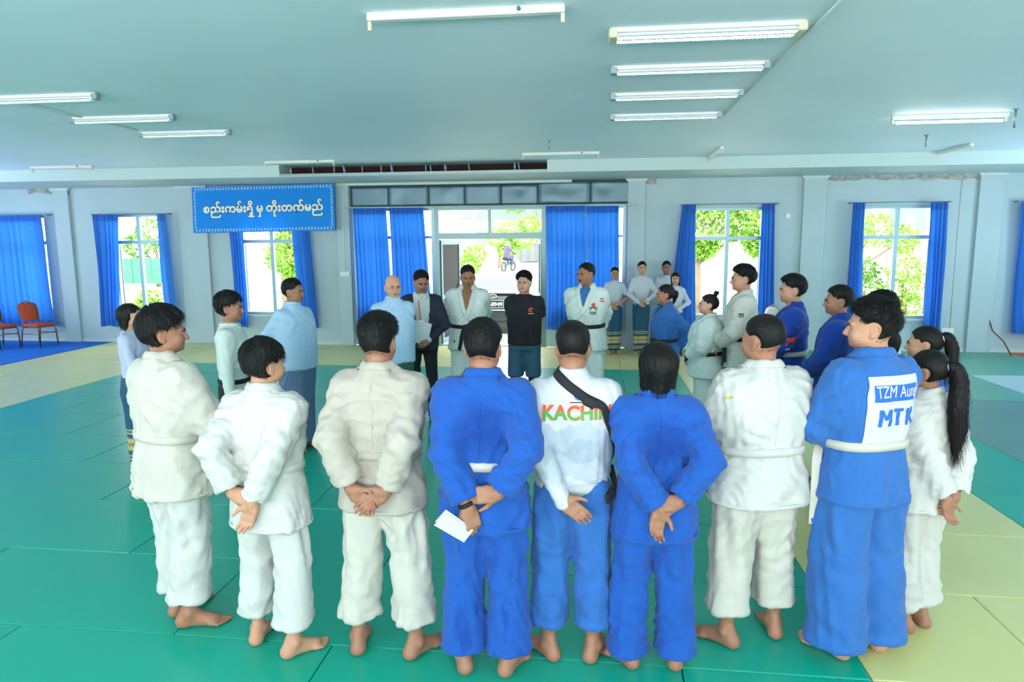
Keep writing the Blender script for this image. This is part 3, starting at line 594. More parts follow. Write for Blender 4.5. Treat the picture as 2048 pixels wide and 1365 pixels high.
bmesh.ops.recalc_face_normals(bm, faces=bm.faces); obj('cabin', bm, [M_car, M_carglass], ca)
bxo('bumper', -.86, .86, -.07, .1, .34, .62, M_car, ca, bevel=.05, seg=3); bxo('bumper_strip', -.8, .8, -.08, -.05, .6, .63, M_chrome, ca)
bxo('boot_edge', -.57, .57, -.0, .08, .99, 1.025, M_car, ca, bevel=.01)
for s in (-1, 1):
    bm = bmesh.new(); prism(bm, [(s * .3, .8), (s * .8, .72), (s * .84, .9), (s * .45, .9)], -.01, .12); bmesh.ops.recalc_face_normals(bm, faces=bm.faces); obj('tail_lamp', bm, M_tail, ca)
    for y in (.85, 3.7):
        bm = bmesh.new(); tube(bm, [(s * .74, y, .31), (s * .9, y, .31)], .31, 20); w2 = obj('wheel', bm, M_blk, ca); bm = bmesh.new(); tube(bm, [(s * .9, y, .31), (s * .915, y, .31)], .19, 16); obj('hub', bm, M_chrome, w2)
pl = bxo('number_plate', -.27, .27, -.035, -.015, .66, .86, M_plate, ca, bevel=.004); bm = bmesh.new()
for a, b, c, d in ((-.265, .265, .665, .673), (-.265, .265, .847, .855), (-.265, -.257, .673, .847), (.257, .265, .673, .847)): box(bm, a, b, -.038, -.034, c, d)
obj('plate_border', bm, M_num, pl); flat_text('plate_number', '5K-8949', .14, M_num, pl, (0, -.037, .755), offset=.003, width=.47)
bm = bmesh.new(); tube(bm, [(.1 * math.cos(t), -.02, .945 + .045 * math.sin(t)) for t in np.linspace(0, 2 * PI, 25)], .008, 6, cap=False); tube(bm, [(-.03, -.02, .985), (-.05, -.02, .945), (.05, -.02, .935)], .008, 6); obj('emblem', bm, M_chrome, ca)

# motorcycle and rider far across the yard
mc = empty('motorcycle', (-5.1, 41.0, gz(41)), R(70)); tag(mc, 'small motorcycle ridden across the yard seen through the doorway', 'motorcycle'); M_mc = mat('motorcycle_teal', '2C5654', .4); M_pur = mat('rider_lilac_jacket', '4C4868', .8)
for x in (-.6, .6): tubo('wheel', [(x + .27 * math.cos(t), 0, .29 + .27 * math.sin(t)) for t in np.linspace(0, 2 * PI, 17)], .045, M_blk, mc, 6)
tubo('frame', [(-.6, 0, .3), (-.1, 0, .42), (.3, 0, .5), (.5, 0, .95)], [.05, .09, .09, .04], M_mc, mc, 8); tubo('fork', [(.6, 0, .29), (.48, 0, .98)], .035, M_chrome, mc, 6); tubo('handlebar', [(.42, -.33, 1.03), (.48, 0, .98), (.42, .33, 1.03)], .018, M_blk, mc, 6)
tubo('seat', [(-.62, 0, .76), (-.2, 0, .74), (.12, 0, .72)], [.09, .12, .09], M_blk, mc, 8); tubo('leg_shield', [(.42, 0, .4), (.47, 0, .9)], [.12, .16], M_mc, mc, 8); tubo('headlamp', [(.5, 0, .9), (.6, 0, .9)], [.09, .07], M_white, mc, 10)
# ------------------------------------------------------------------ people: surfaces grown from smooth-blended limbs
class Field:
    def __init__(s, lo, hi, res):
        s.lo = np.array(lo, np.float64); s.res = res; s.n = np.maximum(4, np.ceil((np.array(hi) - s.lo) / res).astype(int) + 1); s.F = np.full(s.n, 1.0, np.float32)
    def sub(s, lo, hi):
        a = np.clip(np.floor((np.array(lo) - s.lo) / s.res).astype(int), 0, s.n - 1); b = np.clip(np.ceil((np.array(hi) - s.lo) / s.res).astype(int) + 1, 1, s.n)
        sl = tuple(slice(int(p), int(max(q, p + 1))) for p, q in zip(a, b))
        g = [(s.lo[i] + s.res * np.arange(sl[i].start, sl[i].stop)).astype(np.float32) for i in range(3)]
        return sl, g[0][:, None, None], g[1][None, :, None], g[2][None, None, :]
    def put(s, sl, d, k, op='+'):
        a = s.F[sl]
        if op == '+':
            if k > 0: h = np.maximum(k - np.abs(a - d), 0) / k; s.F[sl] = np.minimum(a, d) - h * h * k * .25
            else: s.F[sl] = np.minimum(a, d)
        else:
            d = -d
            if k > 0: h = np.maximum(k - np.abs(a - d), 0) / k; s.F[sl] = np.maximum(a, d) + h * h * k * .25
            else: s.F[sl] = np.maximum(a, d)
    def mesh(s, smooth=1):
        F = s.F; S = F < 0; n = s.n; cn = n - 1
        acc = None; quads = []; cid_all = []; pts_all = []; edges = []
        for ax in range(3):
            sa = [slice(None)] * 3; sb = [slice(None)] * 3; sa[ax] = slice(0, -1); sb[ax] = slice(1, None)
            A = S[tuple(sa)]; B = S[tuple(sb)]; idx = np.argwhere(A != B)
            if len(idx) == 0: continue
            fa = F[tuple(sa)][tuple(idx.T)]; fb = F[tuple(sb)][tuple(idx.T)]; t = np.clip(fa / (fa - fb), 0, 1)
            P = idx.astype(np.float64); P[:, ax] += t
            u, v = (ax + 1) % 3, (ax + 2) % 3; q = []
            for du, dv in ((0, 0), (-1, 0), (-1, -1), (0, -1)):
                c = idx.copy(); c[:, u] += du; c[:, v] += dv; q.append(c)
            ok = np.ones(len(idx), bool)
            for c in q: ok &= (c >= 0).all(1) & (c < cn).all(1)
            ids = np.stack([(c[:, 0] * cn[1] + c[:, 1]) * cn[2] + c[:, 2] for c in q], 1)[ok]
            flip = ~(fa < 0)[ok]; ids[flip] = ids[flip][:, ::-1]
            quads.append(ids)
            for k in range(4): cid_all.append(ids[:, k]); 
            Pk = P[ok]; pts_all += [Pk] * 4
        if not quads: return np.zeros((0, 3)), np.zeros((0, 4), int)
        Q = np.concatenate(quads); cid = np.concatenate(cid_all); pts = np.concatenate(pts_all)
        uq, inv = np.unique(cid, return_inverse=True); cnt = np.bincount(inv).astype(np.float64)
        V = np.stack([np.bincount(inv, pts[:, i]) for i in range(3)], 1) / cnt[:, None]
        Q = np.searchsorted(uq, Q); V = V * s.res + s.lo
        for _ in range(smooth): V = relax(V, Q)
        return V, Q
def relax(V, Q, lam=.5):
    e0 = np.concatenate([Q[:, i] for i in range(4)]); e1 = np.concatenate([Q[:, (i + 1) % 4] for i in range(4)]); n = len(V)
    c = np.bincount(e0, minlength=n) + np.bincount(e1, minlength=n); o = np.empty_like(V)
    for i in range(3): o[:, i] = np.bincount(e0, V[e1, i], minlength=n) + np.bincount(e1, V[e0, i], minlength=n)
    return V + lam * (o / np.maximum(c, 1)[:, None] - V)
def vnormals(V, Q):
    fn = np.cross(V[Q[:, 2]] - V[Q[:, 0]], V[Q[:, 3]] - V[Q[:, 1]]); N = np.zeros_like(V)
    for k in range(4):
        for i in range(3): N[:, i] += np.bincount(Q[:, k], fn[:, i], minlength=len(V))
    return N / np.maximum(np.linalg.norm(N, axis=1, keepdims=True), 1e-9)
def np_mesh(name, V, Q, m=None, mi=None, smooth=True):
    V = np.asarray(V, np.float32); Q = np.asarray(Q, np.int32); me = bpy.data.meshes.new(name); k = Q.shape[1]
    me.vertices.add(len(V)); me.vertices.foreach_set('co', V.ravel()); me.loops.add(len(Q) * k); me.loops.foreach_set('vertex_index', Q.ravel())
    me.polygons.add(len(Q)); me.polygons.foreach_set('loop_start', np.arange(0, len(Q) * k, k, dtype=np.int32)); me.polygons.foreach_set('loop_total', np.full(len(Q), k, np.int32))
    if mi is not None: me.polygons.foreach_set('material_index', np.asarray(mi, np.int32))
    if smooth: me.polygons.foreach_set('use_smooth', np.ones(len(Q), bool))
    if m is not None:
        for x in (m if isinstance(m, (list, tuple)) else [m]): me.materials.append(x)
    me.update(calc_edges=True); me.validate()
    return me
def nrm(v): v = np.asarray(v, np.float64); return v / max(np.linalg.norm(v), 1e-9)
# primitives: each is (op, k, lo, hi, fn)
def p_cone(a, b, ra, rb, k=.02, op='+'):
    a = np.asarray(a, np.float32); b = np.asarray(b, np.float32); ab = b - a; L2 = float(ab @ ab) + 1e-9
    def fn(X, Y, Z):
        t = np.clip(((X - a[0]) * ab[0] + (Y - a[1]) * ab[1] + (Z - a[2]) * ab[2]) / L2, 0, 1)
        return np.sqrt((X - a[0] - t * ab[0]) ** 2 + (Y - a[1] - t * ab[1]) ** 2 + (Z - a[2] - t * ab[2]) ** 2) - (ra + (rb - ra) * t)
    return (op, k, np.minimum(a - ra, b - rb), np.maximum(a + ra, b + rb), fn)
def p_ell(c, r, k=.02, op='+', rot=None):
    c = np.asarray(c, np.float32); r = np.asarray(r, np.float32); Rm = None if rot is None else np.array(Euler(rot).to_matrix(), np.float32)
    def fn(X, Y, Z):
        x, y, z = X - c[0], Y - c[1], Z - c[2]
        if Rm is not None: x, y, z = (Rm[0, 0] * x + Rm[1, 0] * y + Rm[2, 0] * z, Rm[0, 1] * x + Rm[1, 1] * y + Rm[2, 1] * z, Rm[0, 2] * x + Rm[1, 2] * y + Rm[2, 2] * z)
        k0 = np.sqrt((x / r[0]) ** 2 + (y / r[1]) ** 2 + (z / r[2]) ** 2); k1 = np.sqrt((x / r[0] ** 2) ** 2 + (y / r[1] ** 2) ** 2 + (z / r[2] ** 2) ** 2)
        return k0 * (k0 - 1) / np.maximum(k1, 1e-6)
    m = float(r.max()) if rot is not None else r
    return (op, k, c - m, c + m, fn)
def p_box(c, ax, half, rad, k=.01, op='+'):
    c = np.asarray(c, np.float32); ax = [np.asarray(q, np.float32) for q in ax]; m = float(np.linalg.norm(half)) + rad
    def fn(X, Y, Z):
        q = [np.abs((X - c[0]) * v[0] + (Y - c[1]) * v[1] + (Z - c[2]) * v[2]) - h for v, h in zip(ax, half)]
        return np.sqrt(sum(np.maximum(e, 0) ** 2 for e in q)) + np.minimum(np.maximum(np.maximum(q[0], q[1]), q[2]), 0) - rad
    return (op, k, c - m, c + m, fn)
def p_loft(tab, z0, z1, k=.03, p=2.3, grow=0.0, op='+'):
    t = np.array(tab, np.float64); zz = t[:, 0]
    def fn(X, Y, Z):
        z = Z.ravel(); a = np.interp(z, zz, t[:, 1])[None, None, :] + grow; b = np.interp(z, zz, t[:, 2])[None, None, :] + grow; yc = np.interp(z, zz, t[:, 3])[None, None, :]
        d = ((np.abs(X) / a) ** p + (np.abs(Y - yc) / b) ** p) ** (1 / p); d = (d - 1) * np.minimum(a, b)
        return np.maximum(np.maximum(d, Z - z1), z0 - Z).astype(np.float32)
    m = t[:, 1].max() + grow; y1 = (t[:, 2] + np.abs(t[:, 3])).max() + grow
    return (op, k, np.array((-m, -y1, z0)), np.array((m, y1, z1)), fn)
def p_plane(pt, n, lo, hi, k=.0):
    """cut away everything on the side of n, inside a box lo..hi"""
    pt = np.asarray(pt, np.float32); n = nrm(n).astype(np.float32)
    def fn(X, Y, Z): return -((X - pt[0]) * n[0] + (Y - pt[1]) * n[1] + (Z - pt[2]) * n[2])
    return ('-', k, np.asarray(lo, float), np.asarray(hi, float), fn)
def grow(prims, res, smooth=1, lo=None, hi=None):
    adds = [p for p in prims if p[0] == '+']
    L = np.min([p[2] for p in adds], 0) - 3 * res; H = np.max([p[3] for p in adds], 0) + 3 * res
    if lo is not None: L = np.maximum(L, lo)
    if hi is not None: H = np.minimum(H, hi)
    f = Field(L, H, res)
    for op, k, a, b, fn in prims:
        m = k + 2 * res; sl, X, Y, Z = f.sub(a - m, b + m)
        if f.F[sl].size: f.put(sl, np.broadcast_to(fn(X, Y, Z), f.F[sl].shape), k, op)
    return f.mesh(smooth)
def join(parts):
    Vs, Qs, o = [], [], 0
    for V, Q in parts: Vs.append(V); Qs.append(Q + o); o += len(V)
    return np.concatenate(Vs), np.concatenate(Qs)

# ---- head, hands, feet
HC = np.array((0, -.012, 1.652))
def head_prims(fem=False):
    j = .92 if fem else 1.0
    P = [p_ell((0, -.014, 1.655), (.077, .097, .092), .02), p_ell((0, .032, 1.605), (.066 * j, .062, .085), .035), p_ell((0, .048, 1.558), (.046 * j, .042, .034), .035),
         p_ell((.042 * j, .015, 1.565), (.024, .04, .028), .03), p_ell((-.042 * j, .015, 1.565), (.024, .04, .028), .03),
         p_ell((.033, .066, 1.59), (.028, .026, .026), .02), p_ell((-.033, .066, 1.59), (.028, .026, .026), .02),
         p_ell((0, .088, 1.638), (.05, .016, .011), .02),
         p_ell((.031, .101, 1.622), (.019, .014, .011), .014, '-'), p_ell((-.031, .101, 1.622), (.019, .014, .011), .014, '-'),
         p_cone((0, .09, 1.63), (0, .1125, 1.5915), .0085, .012, .014), p_ell((.0115, .1, 1.587), (.008, .01, .0075), .008), p_ell((-.0115, .1, 1.587), (.008, .01, .0075), .008),
         p_cone((-.017, .0875, 1.5645), (.017, .0875, 1.5645), .0068, .0068, .008), p_cone((-.014, .0865, 1.553), (.014, .0865, 1.553), .0076, .0076, .008), p_cone((-.022, .093, 1.559), (.022, .093, 1.559), .0016, .0016, .003, '-'),
         p_ell((0, .078, 1.533), (.018, .014, .012), .015)]
    for s in (-1, 1):
        P += [p_ell((s * .078, -.008, 1.612), (.009, .019, .031), .008, rot=(R(-8), 0, s * R(22))), p_ell((s * .088, -.002, 1.616), (.008, .009, .018), .006, '-', rot=(R(-8), 0, s * R(22))), p_ell((s * .077, .002, 1.588), (.008, .009, .01), .008)]
    nr = .05 if fem else .058
    P += [p_cone((0, -.022, 1.44), (0, -.012, 1.575), nr + .006, nr - .004, .03), p_cone((-.04 if fem else -.07, -.02, 1.43), (.04 if fem else .07, -.02, 1.43), .032, .032, .05)]
    return P
def hand_prims(W, E, d, n, side, curl=.35, hs=1.0, spread=0.0, thumb=.0, r0=.04):
    """W wrist, E elbow, d finger direction, n direction the palm faces, side +1 right hand / -1 left"""
    d = nrm(d); n = nrm(np.asarray(n, float) - d * (np.asarray(n, float) @ d)); t = np.cross(d, n) * side; W = np.asarray(W, float); E = np.asarray(E, float)
    P = [p_cone(E, W, r0, .027 * hs, .02), p_ell(W, (.027 * hs,) * 3, .02), p_cone(W, W + d * .03 * hs, .024 * hs, .022 * hs, .02),
         p_box(W + d * .052 * hs, (d, t, n), (.034 * hs, .028 * hs, .004 * hs), .0115 * hs, .014)]
    P.append(p_ell(W + (d * .035 + t * .024 + n * .008) * hs, (.019 * hs,) * 3, .015)); P.append(p_ell(W + (d * .04 - t * .024 + n * .006) * hs, (.015 * hs,) * 3, .015))
    bl = (.071, .078, .073, .057); off = (.029, .0095, -.010, -.0285); back = (.0, .004, .0, -.008)
    for i in range(4):
        b = W + (d * (.093 + back[i]) + t * off[i]) * hs; dd = nrm(d + t * (off[i] * 4 * (.35 + spread))); c = curl if not hasattr(curl, '__len__') else curl[i]; ang = 0; p = b; L_ = bl[i] * hs
        rr = (.0092, .0086, .0078, .0068) if i < 3 else (.008, .0074, .0068, .006)
        for s_, (fr, ca) in enumerate(((.45, .8), (.31, 1.15), (.24, .7))):
            ang += c * ca; v = dd * math.cos(ang) + n * math.sin(ang); q = p + v * L_ * fr; P.append(p_cone(p, q, rr[s_] * hs, rr[s_ + 1] * hs, .004 if s_ else .008)); p = q
    b = W + (d * .025 + t * .03 + n * .006) * hs; v = nrm(d * .72 + t * (.62 - thumb) + n * (.25 + thumb)); q = b + v * .045 * hs; v2 = nrm(v + d * .35 - t * (.15 + thumb) + n * thumb); P += [p_cone(b, q, .0135 * hs, .0105 * hs, .01), p_cone(q, q + v2 * .034 * hs, .0105 * hs, .008 * hs, .004)]
    return P
def foot_prims(A, f, side, knee):
    """A ankle joint, f forward direction, side +1 right foot"""
    A = np.asarray(A, float); f = nrm((f[0], f[1], 0)); t = np.array((f[1], -f[0], 0)) * side     # t points outwards
    def q(a, b, z): return np.array((A[0], A[1], 0)) + f * a + t * b + np.array((0, 0, z))
    kd = nrm(np.asarray(knee, float) - A)
    P = [p_cone(A + kd * .3, A + kd * .1, .052, .038, .03), p_cone(A + kd * .1, A, .038, .034, .03), p_ell(q(-.04, 0, .034), (.033, .033, .034), .03), p_cone(q(-.045, 0, .03), q(-.03, 0, .1), .026, .018, .03),
         p_ell(q(.0, .034, .078), (.014,) * 3, .02), p_ell(q(.008, -.033, .084), (.014,) * 3, .02),
         p_cone(q(-.03, 0, .03), q(.12, .004, .022), .031, .026, .03), p_cone(q(.0, 0, .075), q(.11, -.008, .03), .034, .026, .03),
         p_ell(q(.13, -.022, .021), (.024, .024, .02), .02), p_ell(q(.12, .026, .018), (.022, .022, .017), .02)]
    for i, (b, l, r) in enumerate(((-.03, .052, .0135), (-.008, .05, .0098), (.009, .044, .0092), (.024, .036, .0088), (.037, .027, .0085))):
        a0 = .145 - .006 * i; P.append(p_cone(q(a0, b, .018), q(a0 + l, b + .004, .011), r * 1.05, r, .006))
    P.append(p_plane(q(0, 0, .0005), (0, 0, -1), A - .35, A + np.array((.35, .35, .05)), .004))
    return P
_HEAD = {}
def head_mesh(fem, res):
    k = (fem, res)
    if k not in _HEAD: _HEAD[k] = grow(head_prims(fem), res, 1)
    return _HEAD[k]
def turn(V, yaw, pitch, rollz=0.0):
    """turn the head about the neck; the neck twists along"""
    z = V[:, 2]; w_ = np.clip((z - 1.475) / .09, 0, 1); w_ = w_ * w_ * (3 - 2 * w_); piv = np.array((0, -.015, 1.55))
    p = V - piv; a = pitch * w_; c, s = np.cos(a), np.sin(a); y = p[:, 1] * c + p[:, 2] * s; zz = -p[:, 1] * s + p[:, 2] * c
    x = p[:, 0]; b = yaw * w_; c, s = np.cos(b), np.sin(b)
    return np.stack([x * c - y * s, x * s + y * c, zz], 1) + piv
# ---- hair
STY = {  # tt top, ts sides, tb back, raise, nape z, hairline z, spike, strand length, lift
    'crop': (.014, .004, .008, .012, 1.588, 1.722, .0008, .012, .22),
    'short': (.022, .008, .014, .014, 1.578, 1.716, .0014, .020, .22),
    'full': (.034, .018, .024, .008, 1.566, 1.698, .0025, .034, .16),
    'spiky': (.028, .009, .018, .017, 1.575, 1.712, .002, .03, .45),
    'flat': (.030, .010, .014, .018, 1.572, 1.712, .002, .026, .32),
    'tight': (.010, .009, .014, .004, 1.570, 1.700, .001, .02, .03),
    'bob': (.020, .018, .022, .004, 1.51, 1.695, .0016, .05, .04),
    'long': (.018, .016, .022, .004, 1.46, 1.692, .0016, .07, .03),
    'fringe': (.003, .004, .004, -.004, 1.575, 1.690, .0003, .005, .08)}
_HAIR = {}; _SCALP = {}
def smooth01(x): x = np.clip(x, 0, 1); return x * x * (3 - 2 * x)
def hair_mesh(style, res, seed, fem=False):
    k = (style, res, seed % 4, fem)
    if k in _HAIR: return _HAIR[k]
    tt, ts, tb, up, zn, hl, sp, sl, lift = STY[style]; r = np.random.RandomState(seed % 4 + 5)
    if (res, fem) not in _SCALP: _SCALP[(res, fem)] = grow([q for q in head_prims(fem)[:7]] + [head_prims(fem)[-2]], res, 2, lo=(-.2, -.2, 1.5))
    V, Q = _SCALP[(res, fem)]; V = V.copy(); N = vnormals(V, Q); x, y, z = V.T
    wob = .006 * np.sin(x * 90 + seed) + .004 * np.sin(x * 170 + 2 * seed)
    front = -((y - .083) * .86 - (z - hl + wob) * .51)                     # behind the hairline of the forehead
    side = np.where(z < 1.66, -((y - .022) * .92 - (z - 1.62) * .25), 1.0)   # behind the sideburn
    nape = z - (zn + .03 * np.clip((y + .03) / .07, 0, 1) + .012 * np.cos(x * 40))
    ear = np.sqrt(((np.abs(x) - .08) / .8) ** 2 + (y + .004) ** 2 + ((z - 1.612) * .85) ** 2) - .031
    if style in ('bob', 'long'): ear = ear * 0 + 1; side = np.where(z < 1.66, -(y - .03), 1.0)
    fade = {'crop': .045, 'short': .04, 'flat': .04, 'spiky': .045, 'fringe': .03}.get(style, .022)
    m = np.minimum(np.minimum(front / .014, side / .014), np.minimum(nape / fade, ear / (.024 if style in ('crop', 'short', 'flat', 'spiky') else .014)))
    if style == 'fringe': m = np.minimum(m, -(y - .0) / .02)
    hi = smooth01((z - 1.625 - up * .8) / .085); bk = smooth01((-y - .02) / .07)
    t = (ts + (tb - ts) * bk) * (1 - hi) + tt * hi; t = t * smooth01(np.clip(m, 0, 1)) ** .7
    if style == 'fringe': t = t * smooth01((1.69 + .02 * bk - z) / .03); m = np.minimum(m, (1.69 - z) / .02)
    az = np.arctan2(x, -(y + .05)); ridg = np.zeros(len(V))
    for i in range(6): ridg += np.sin(az * (9 + 7 * i) + r.uniform(0, 6.3) + 2.0 * np.sin(z * (25 + 10 * i) + r.uniform(0, 6.3) + 2 * az)) / 2.2
    if style == 'full': t = t * (1 + .18 * np.sin(az * 3 + seed) * hi)
    W_ = V + N * (t + ridg * sp * smooth01(m) - .0025 + .0022 * smooth01(m))[:, None]
    if style in ('spiky', 'flat'): W_[:, 1] += .010 * hi * smooth01(m)
    keep = (m[Q] > -.35).all(1); Q2 = Q[keep]; 
    parts = [(W_, Q2)]
    if style in ('bob', 'long'):
        P = [p_ell((0, -.028, 1.655), (.09, .1, .098), .01)]
        for s in (-1, 1): P.append(p_cone((s * .056, -.028, 1.67), (s * .06, -.026, zn + .035), .036, .032, .04))
        P += [p_cone((0, -.065, 1.66), (0, -.06, zn + .035), .056, .052, .05), p_plane((0, .083 + .2 * tt, hl), (0, .86, -.51), (-.3, -.3, 1.2), (.3, .3, 2), .012), p_plane((0, .016, 1.6), (0, 1, -.12), (-.3, -.3, 1.2), (.3, .3, 1.65), .012), p_plane((0, 0, zn), (0, 0, -1), (-.3, -.3, 1.2), (.3, .3, 2), .014)]
        BV_, BQ_ = grow(P, res, 2); BN = vnormals(BV_, BQ_); ba = np.arctan2(BV_[:, 0], -(BV_[:, 1] + .03)); rd = sum(np.sin(ba * (11 + 8 * i) + i * 2.1 + 1.5 * np.sin(BV_[:, 2] * 22 + i)) for i in range(5)) / 2.2
        BV_ = BV_ + BN * (rd * .0022)[:, None]; parts.append((BV_, BQ_)); W_, Q2, N = BV_, BQ_, BN; m = np.ones(len(W_))
    ok = Q2[(m[Q2] > .12).all(1)]; W0, N0, m0 = W_, N, m
    ns = {'crop': 2200, 'fringe': 300, 'tight': 900}.get(style, 3000) // (1 if res < .006 else (2 if res < .008 else 4)); fc = r.randint(0, len(ok), ns); base = W_[ok[fc]].mean(1); nn = N[ok[fc, 0]]; mm = np.clip(m[ok[fc, 0]], .1, 1)[:, None]
    crown = np.array((0, -.055, 1.76)); fl = base - crown; fl -= nn * (fl * nn).sum(1, keepdims=True); fl /= np.maximum(np.linalg.norm(fl, axis=1, keepdims=True), 1e-6)
    if style in ('spiky', 'flat'): fl += np.array((0, .35, .2)) * (base[:, 2:] > 1.68)
    if style == 'tight': fl = np.array((0, -.105, 1.665)) - base; fl -= nn * (fl * nn).sum(1, keepdims=True); fl /= np.maximum(np.linalg.norm(fl, axis=1, keepdims=True), 1e-6)
    dr = fl * (1 - lift) + nn * lift + r.normal(0, .13 if lift < .5 else .18, (ns, 3)); dr /= np.linalg.norm(dr, axis=1, keepdims=True)
    if style in ('bob', 'long'): dr = dr * .5 + np.array((0, 0, -.6))
    L_ = sl * r.uniform(.5, 1.2, (ns, 1)) * (mm * np.where(base[:, 2:] > 1.66, 1, .55) if style not in ('bob', 'long') else 1)
    sd = np.cross(dr, nn); sd /= np.maximum(np.linalg.norm(sd, axis=1, keepdims=True), 1e-6); wd = .0013 if res < .006 else .002
    b0 = base - nn * .003; mid = b0 + dr * L_ * .55; tip = b0 + dr * L_ - nn * L_ * (.15 if lift < .5 else .0) + np.array((0, 0, -1)) * L_ * .08
    SV = np.stack([b0 - sd * wd, b0 + sd * wd, mid + sd * wd * .8, mid - sd * wd * .8, tip + sd * .0004, tip - sd * .0004], 1).reshape(-1, 3); o = np.arange(ns)[:, None] * 6
    SQ = np.concatenate([o + np.array((0, 1, 2, 3)), o + np.array((3, 2, 4, 5))])
    if style not in ('bob', 'long', 'fringe'):           # sparse stubble that softens the edge of the hair
        ed = Q[(m0[Q] > -.3).all(1) & (m0[Q] < .2).all(1) & (z[Q] < 1.68).all(1) & (ear[Q] > .003).all(1) & (y[Q] < .03).all(1)]; ne = min(len(ed) * 4, 1600) // (1 if res < .006 else 2)
        if ne > 20:
            fc = r.randint(0, len(ed), ne); kp = r.uniform(-.3, .2, ne) < m0[ed[fc, 0]]; fc = fc[kp]; ne = len(fc); bb = V[ed[fc]].mean(1) + r.normal(0, res * .4, (ne, 3)); en = N0[ed[fc, 0]]; dd = np.array((0, -.35, -1.0)) + r.normal(0, .25, (ne, 3)); dd -= en * (dd * en).sum(1, keepdims=True); dd /= np.maximum(np.linalg.norm(dd, axis=1, keepdims=True), 1e-6); s2 = np.cross(dd, en); b1 = bb + en * .0002; t1_ = bb + dd * r.uniform(.003, .006, (ne, 1)) + en * .0008
            EV = np.stack([b1 - s2 * wd * .38, b1 + s2 * wd * .38, t1_ + s2 * .0003, t1_ - s2 * .0003], 1).reshape(-1, 3); parts.append((EV, np.arange(ne * 4).reshape(-1, 4)))
    VV, QQ = join(parts + [(SV, SQ)]); used = np.unique(QQ); mp = np.full(len(VV), -1); mp[used] = np.arange(len(used)); _HAIR[k] = (VV[used], mp[QQ]); return _HAIR[k]

# ---- arms
def ik(S, W, l1, l2, pole):
    S = np.asarray(S, float); W = np.asarray(W, float); v = W - S; D = np.linalg.norm(v); D2 = min(D, (l1 + l2) * .999); u = v / D; W = S + u * D2
    a = (l1 * l1 - l2 * l2 + D2 * D2) / (2 * D2); hh = math.sqrt(max(l1 * l1 - a * a, 0)); p = np.asarray(pole, float); p = nrm(p - u * (p @ u)); return S + u * a + p * hh, W
def mirror(spec): w_, pole, d, n = [np.array(q, float) * np.array((-1, 1, 1)) for q in spec[:4]]; return (w_, pole, d, n) + tuple(spec[4:])
# right-hand specs: wrist, elbow pole, finger direction, palm direction, curl
A_BACK = ((.085, -.2, .945), (.42, -.9, 0), (-.72, -.1, -.6), (.2, -1, .1), .35)       # hand behind the back, palm out
A_BACKHOLD = ((.09, -.19, .985), (.62, -.8, 0), (-1, -.12, -.1), (0, 1, -.2), .55)     # this hand grips the other wrist, its back seen
A_BACKHANG = ((.03, -.195, .945), (.66, -.8, 0), (-.15, -.1, -1), (.1, -.6, .1), .4)     # the held hand hangs down
A_FRONT = ((.07, .215, 1.0), (1, -.2, -.2), (-.75, .25, -.55), (-.2, -1, -.2), .4)
A_FRONTHOLD = ((.08, .2, 1.03), (1, -.2, -.2), (-.95, .15, -.2), (0, -1, 0), .6)
A_SIDE = ((.27, .04, .86), (.6, -1, 0), (0, .05, -1), (-1, .1, 0), .35)
A_CROSS = ((-.04, .2, 1.13), (1, .0, -.5), (-1, .1, .1), (0, -1, -.3), .4)
# ---- clothes
TORSO = {  # z, half width, half depth, y centre
    'gi': [(.74, .232, .172, -.005), (.84, .226, .166, -.005), (.95, .212, .155, -.005), (1.03, .192, .142, 0), (1.075, .183, .136, 0), (1.12, .196, .143, 0), (1.2, .215, .152, .002), (1.3, .22, .152, 0), (1.37, .2, .138, -.006), (1.42, .165, .118, -.012), (1.46, .122, .098, -.016), (1.49, .092, .085, -.016), (1.515, .078, .077, -.016), (1.545, .07, .072, -.012)],
    'shirt': [(.86, .168, .122, 0), (.98, .17, .125, 0), (1.05, .168, .123, .002), (1.12, .178, .13, .004), (1.22, .19, .136, .005), (1.31, .192, .134, .002), (1.38, .175, .12, -.006), (1.44, .13, .097, -.014), (1.49, .086, .078, -.016), (1.515, .068, .068, -.014), (1.545, .062, .064, -.012)],
    'taik': [(.80, .2, .15, 0), (.9, .2, .155, .004), (1.02, .2, .16, .01), (1.12, .2, .16, .012), (1.22, .205, .155, .01), (1.31, .2, .147, .004), (1.38, .18, .125, -.006), (1.44, .135, .1, -.014), (1.49, .086, .08, -.016), (1.515, .068, .069, -.014), (1.54, .062, .064, -.012)],
    'sweat': [(.90, .172, .13, 0), (.96, .176, .134, 0), (1.0, .192, .146, 0), (1.1, .2, .15, 0), (1.22, .205, .15, .002), (1.31, .2, .144, 0), (1.38, .18, .125, -.008), (1.44, .135, .101, -.014), (1.49, .09, .08, -.016), (1.52, .07, .07, -.014), (1.55, .064, .066, -.012)],
    'tee': [(.88, .19, .142, 0), (.98, .186, .138, 0), (1.08, .186, .136, .002), (1.2, .196, .142, .006), (1.3, .2, .146, .006), (1.38, .18, .126, -.004), (1.44, .132, .1, -.012), (1.485, .088, .08, -.016), (1.505, .068, .068, -.016), (1.515, .062, .064, -.014)],
    'blouse': [(.90, .155, .115, 0), (1.0, .148, .11, 0), (1.08, .143, .106, .002), (1.18, .152, .118, .01), (1.27, .165, .13, .014), (1.35, .155, .116, .002), (1.41, .132, .1, -.008), (1.455, .098, .085, -.014), (1.49, .072, .07, -.016), (1.51, .058, .06, -.014), (1.53, .052, .056, -.012)]}
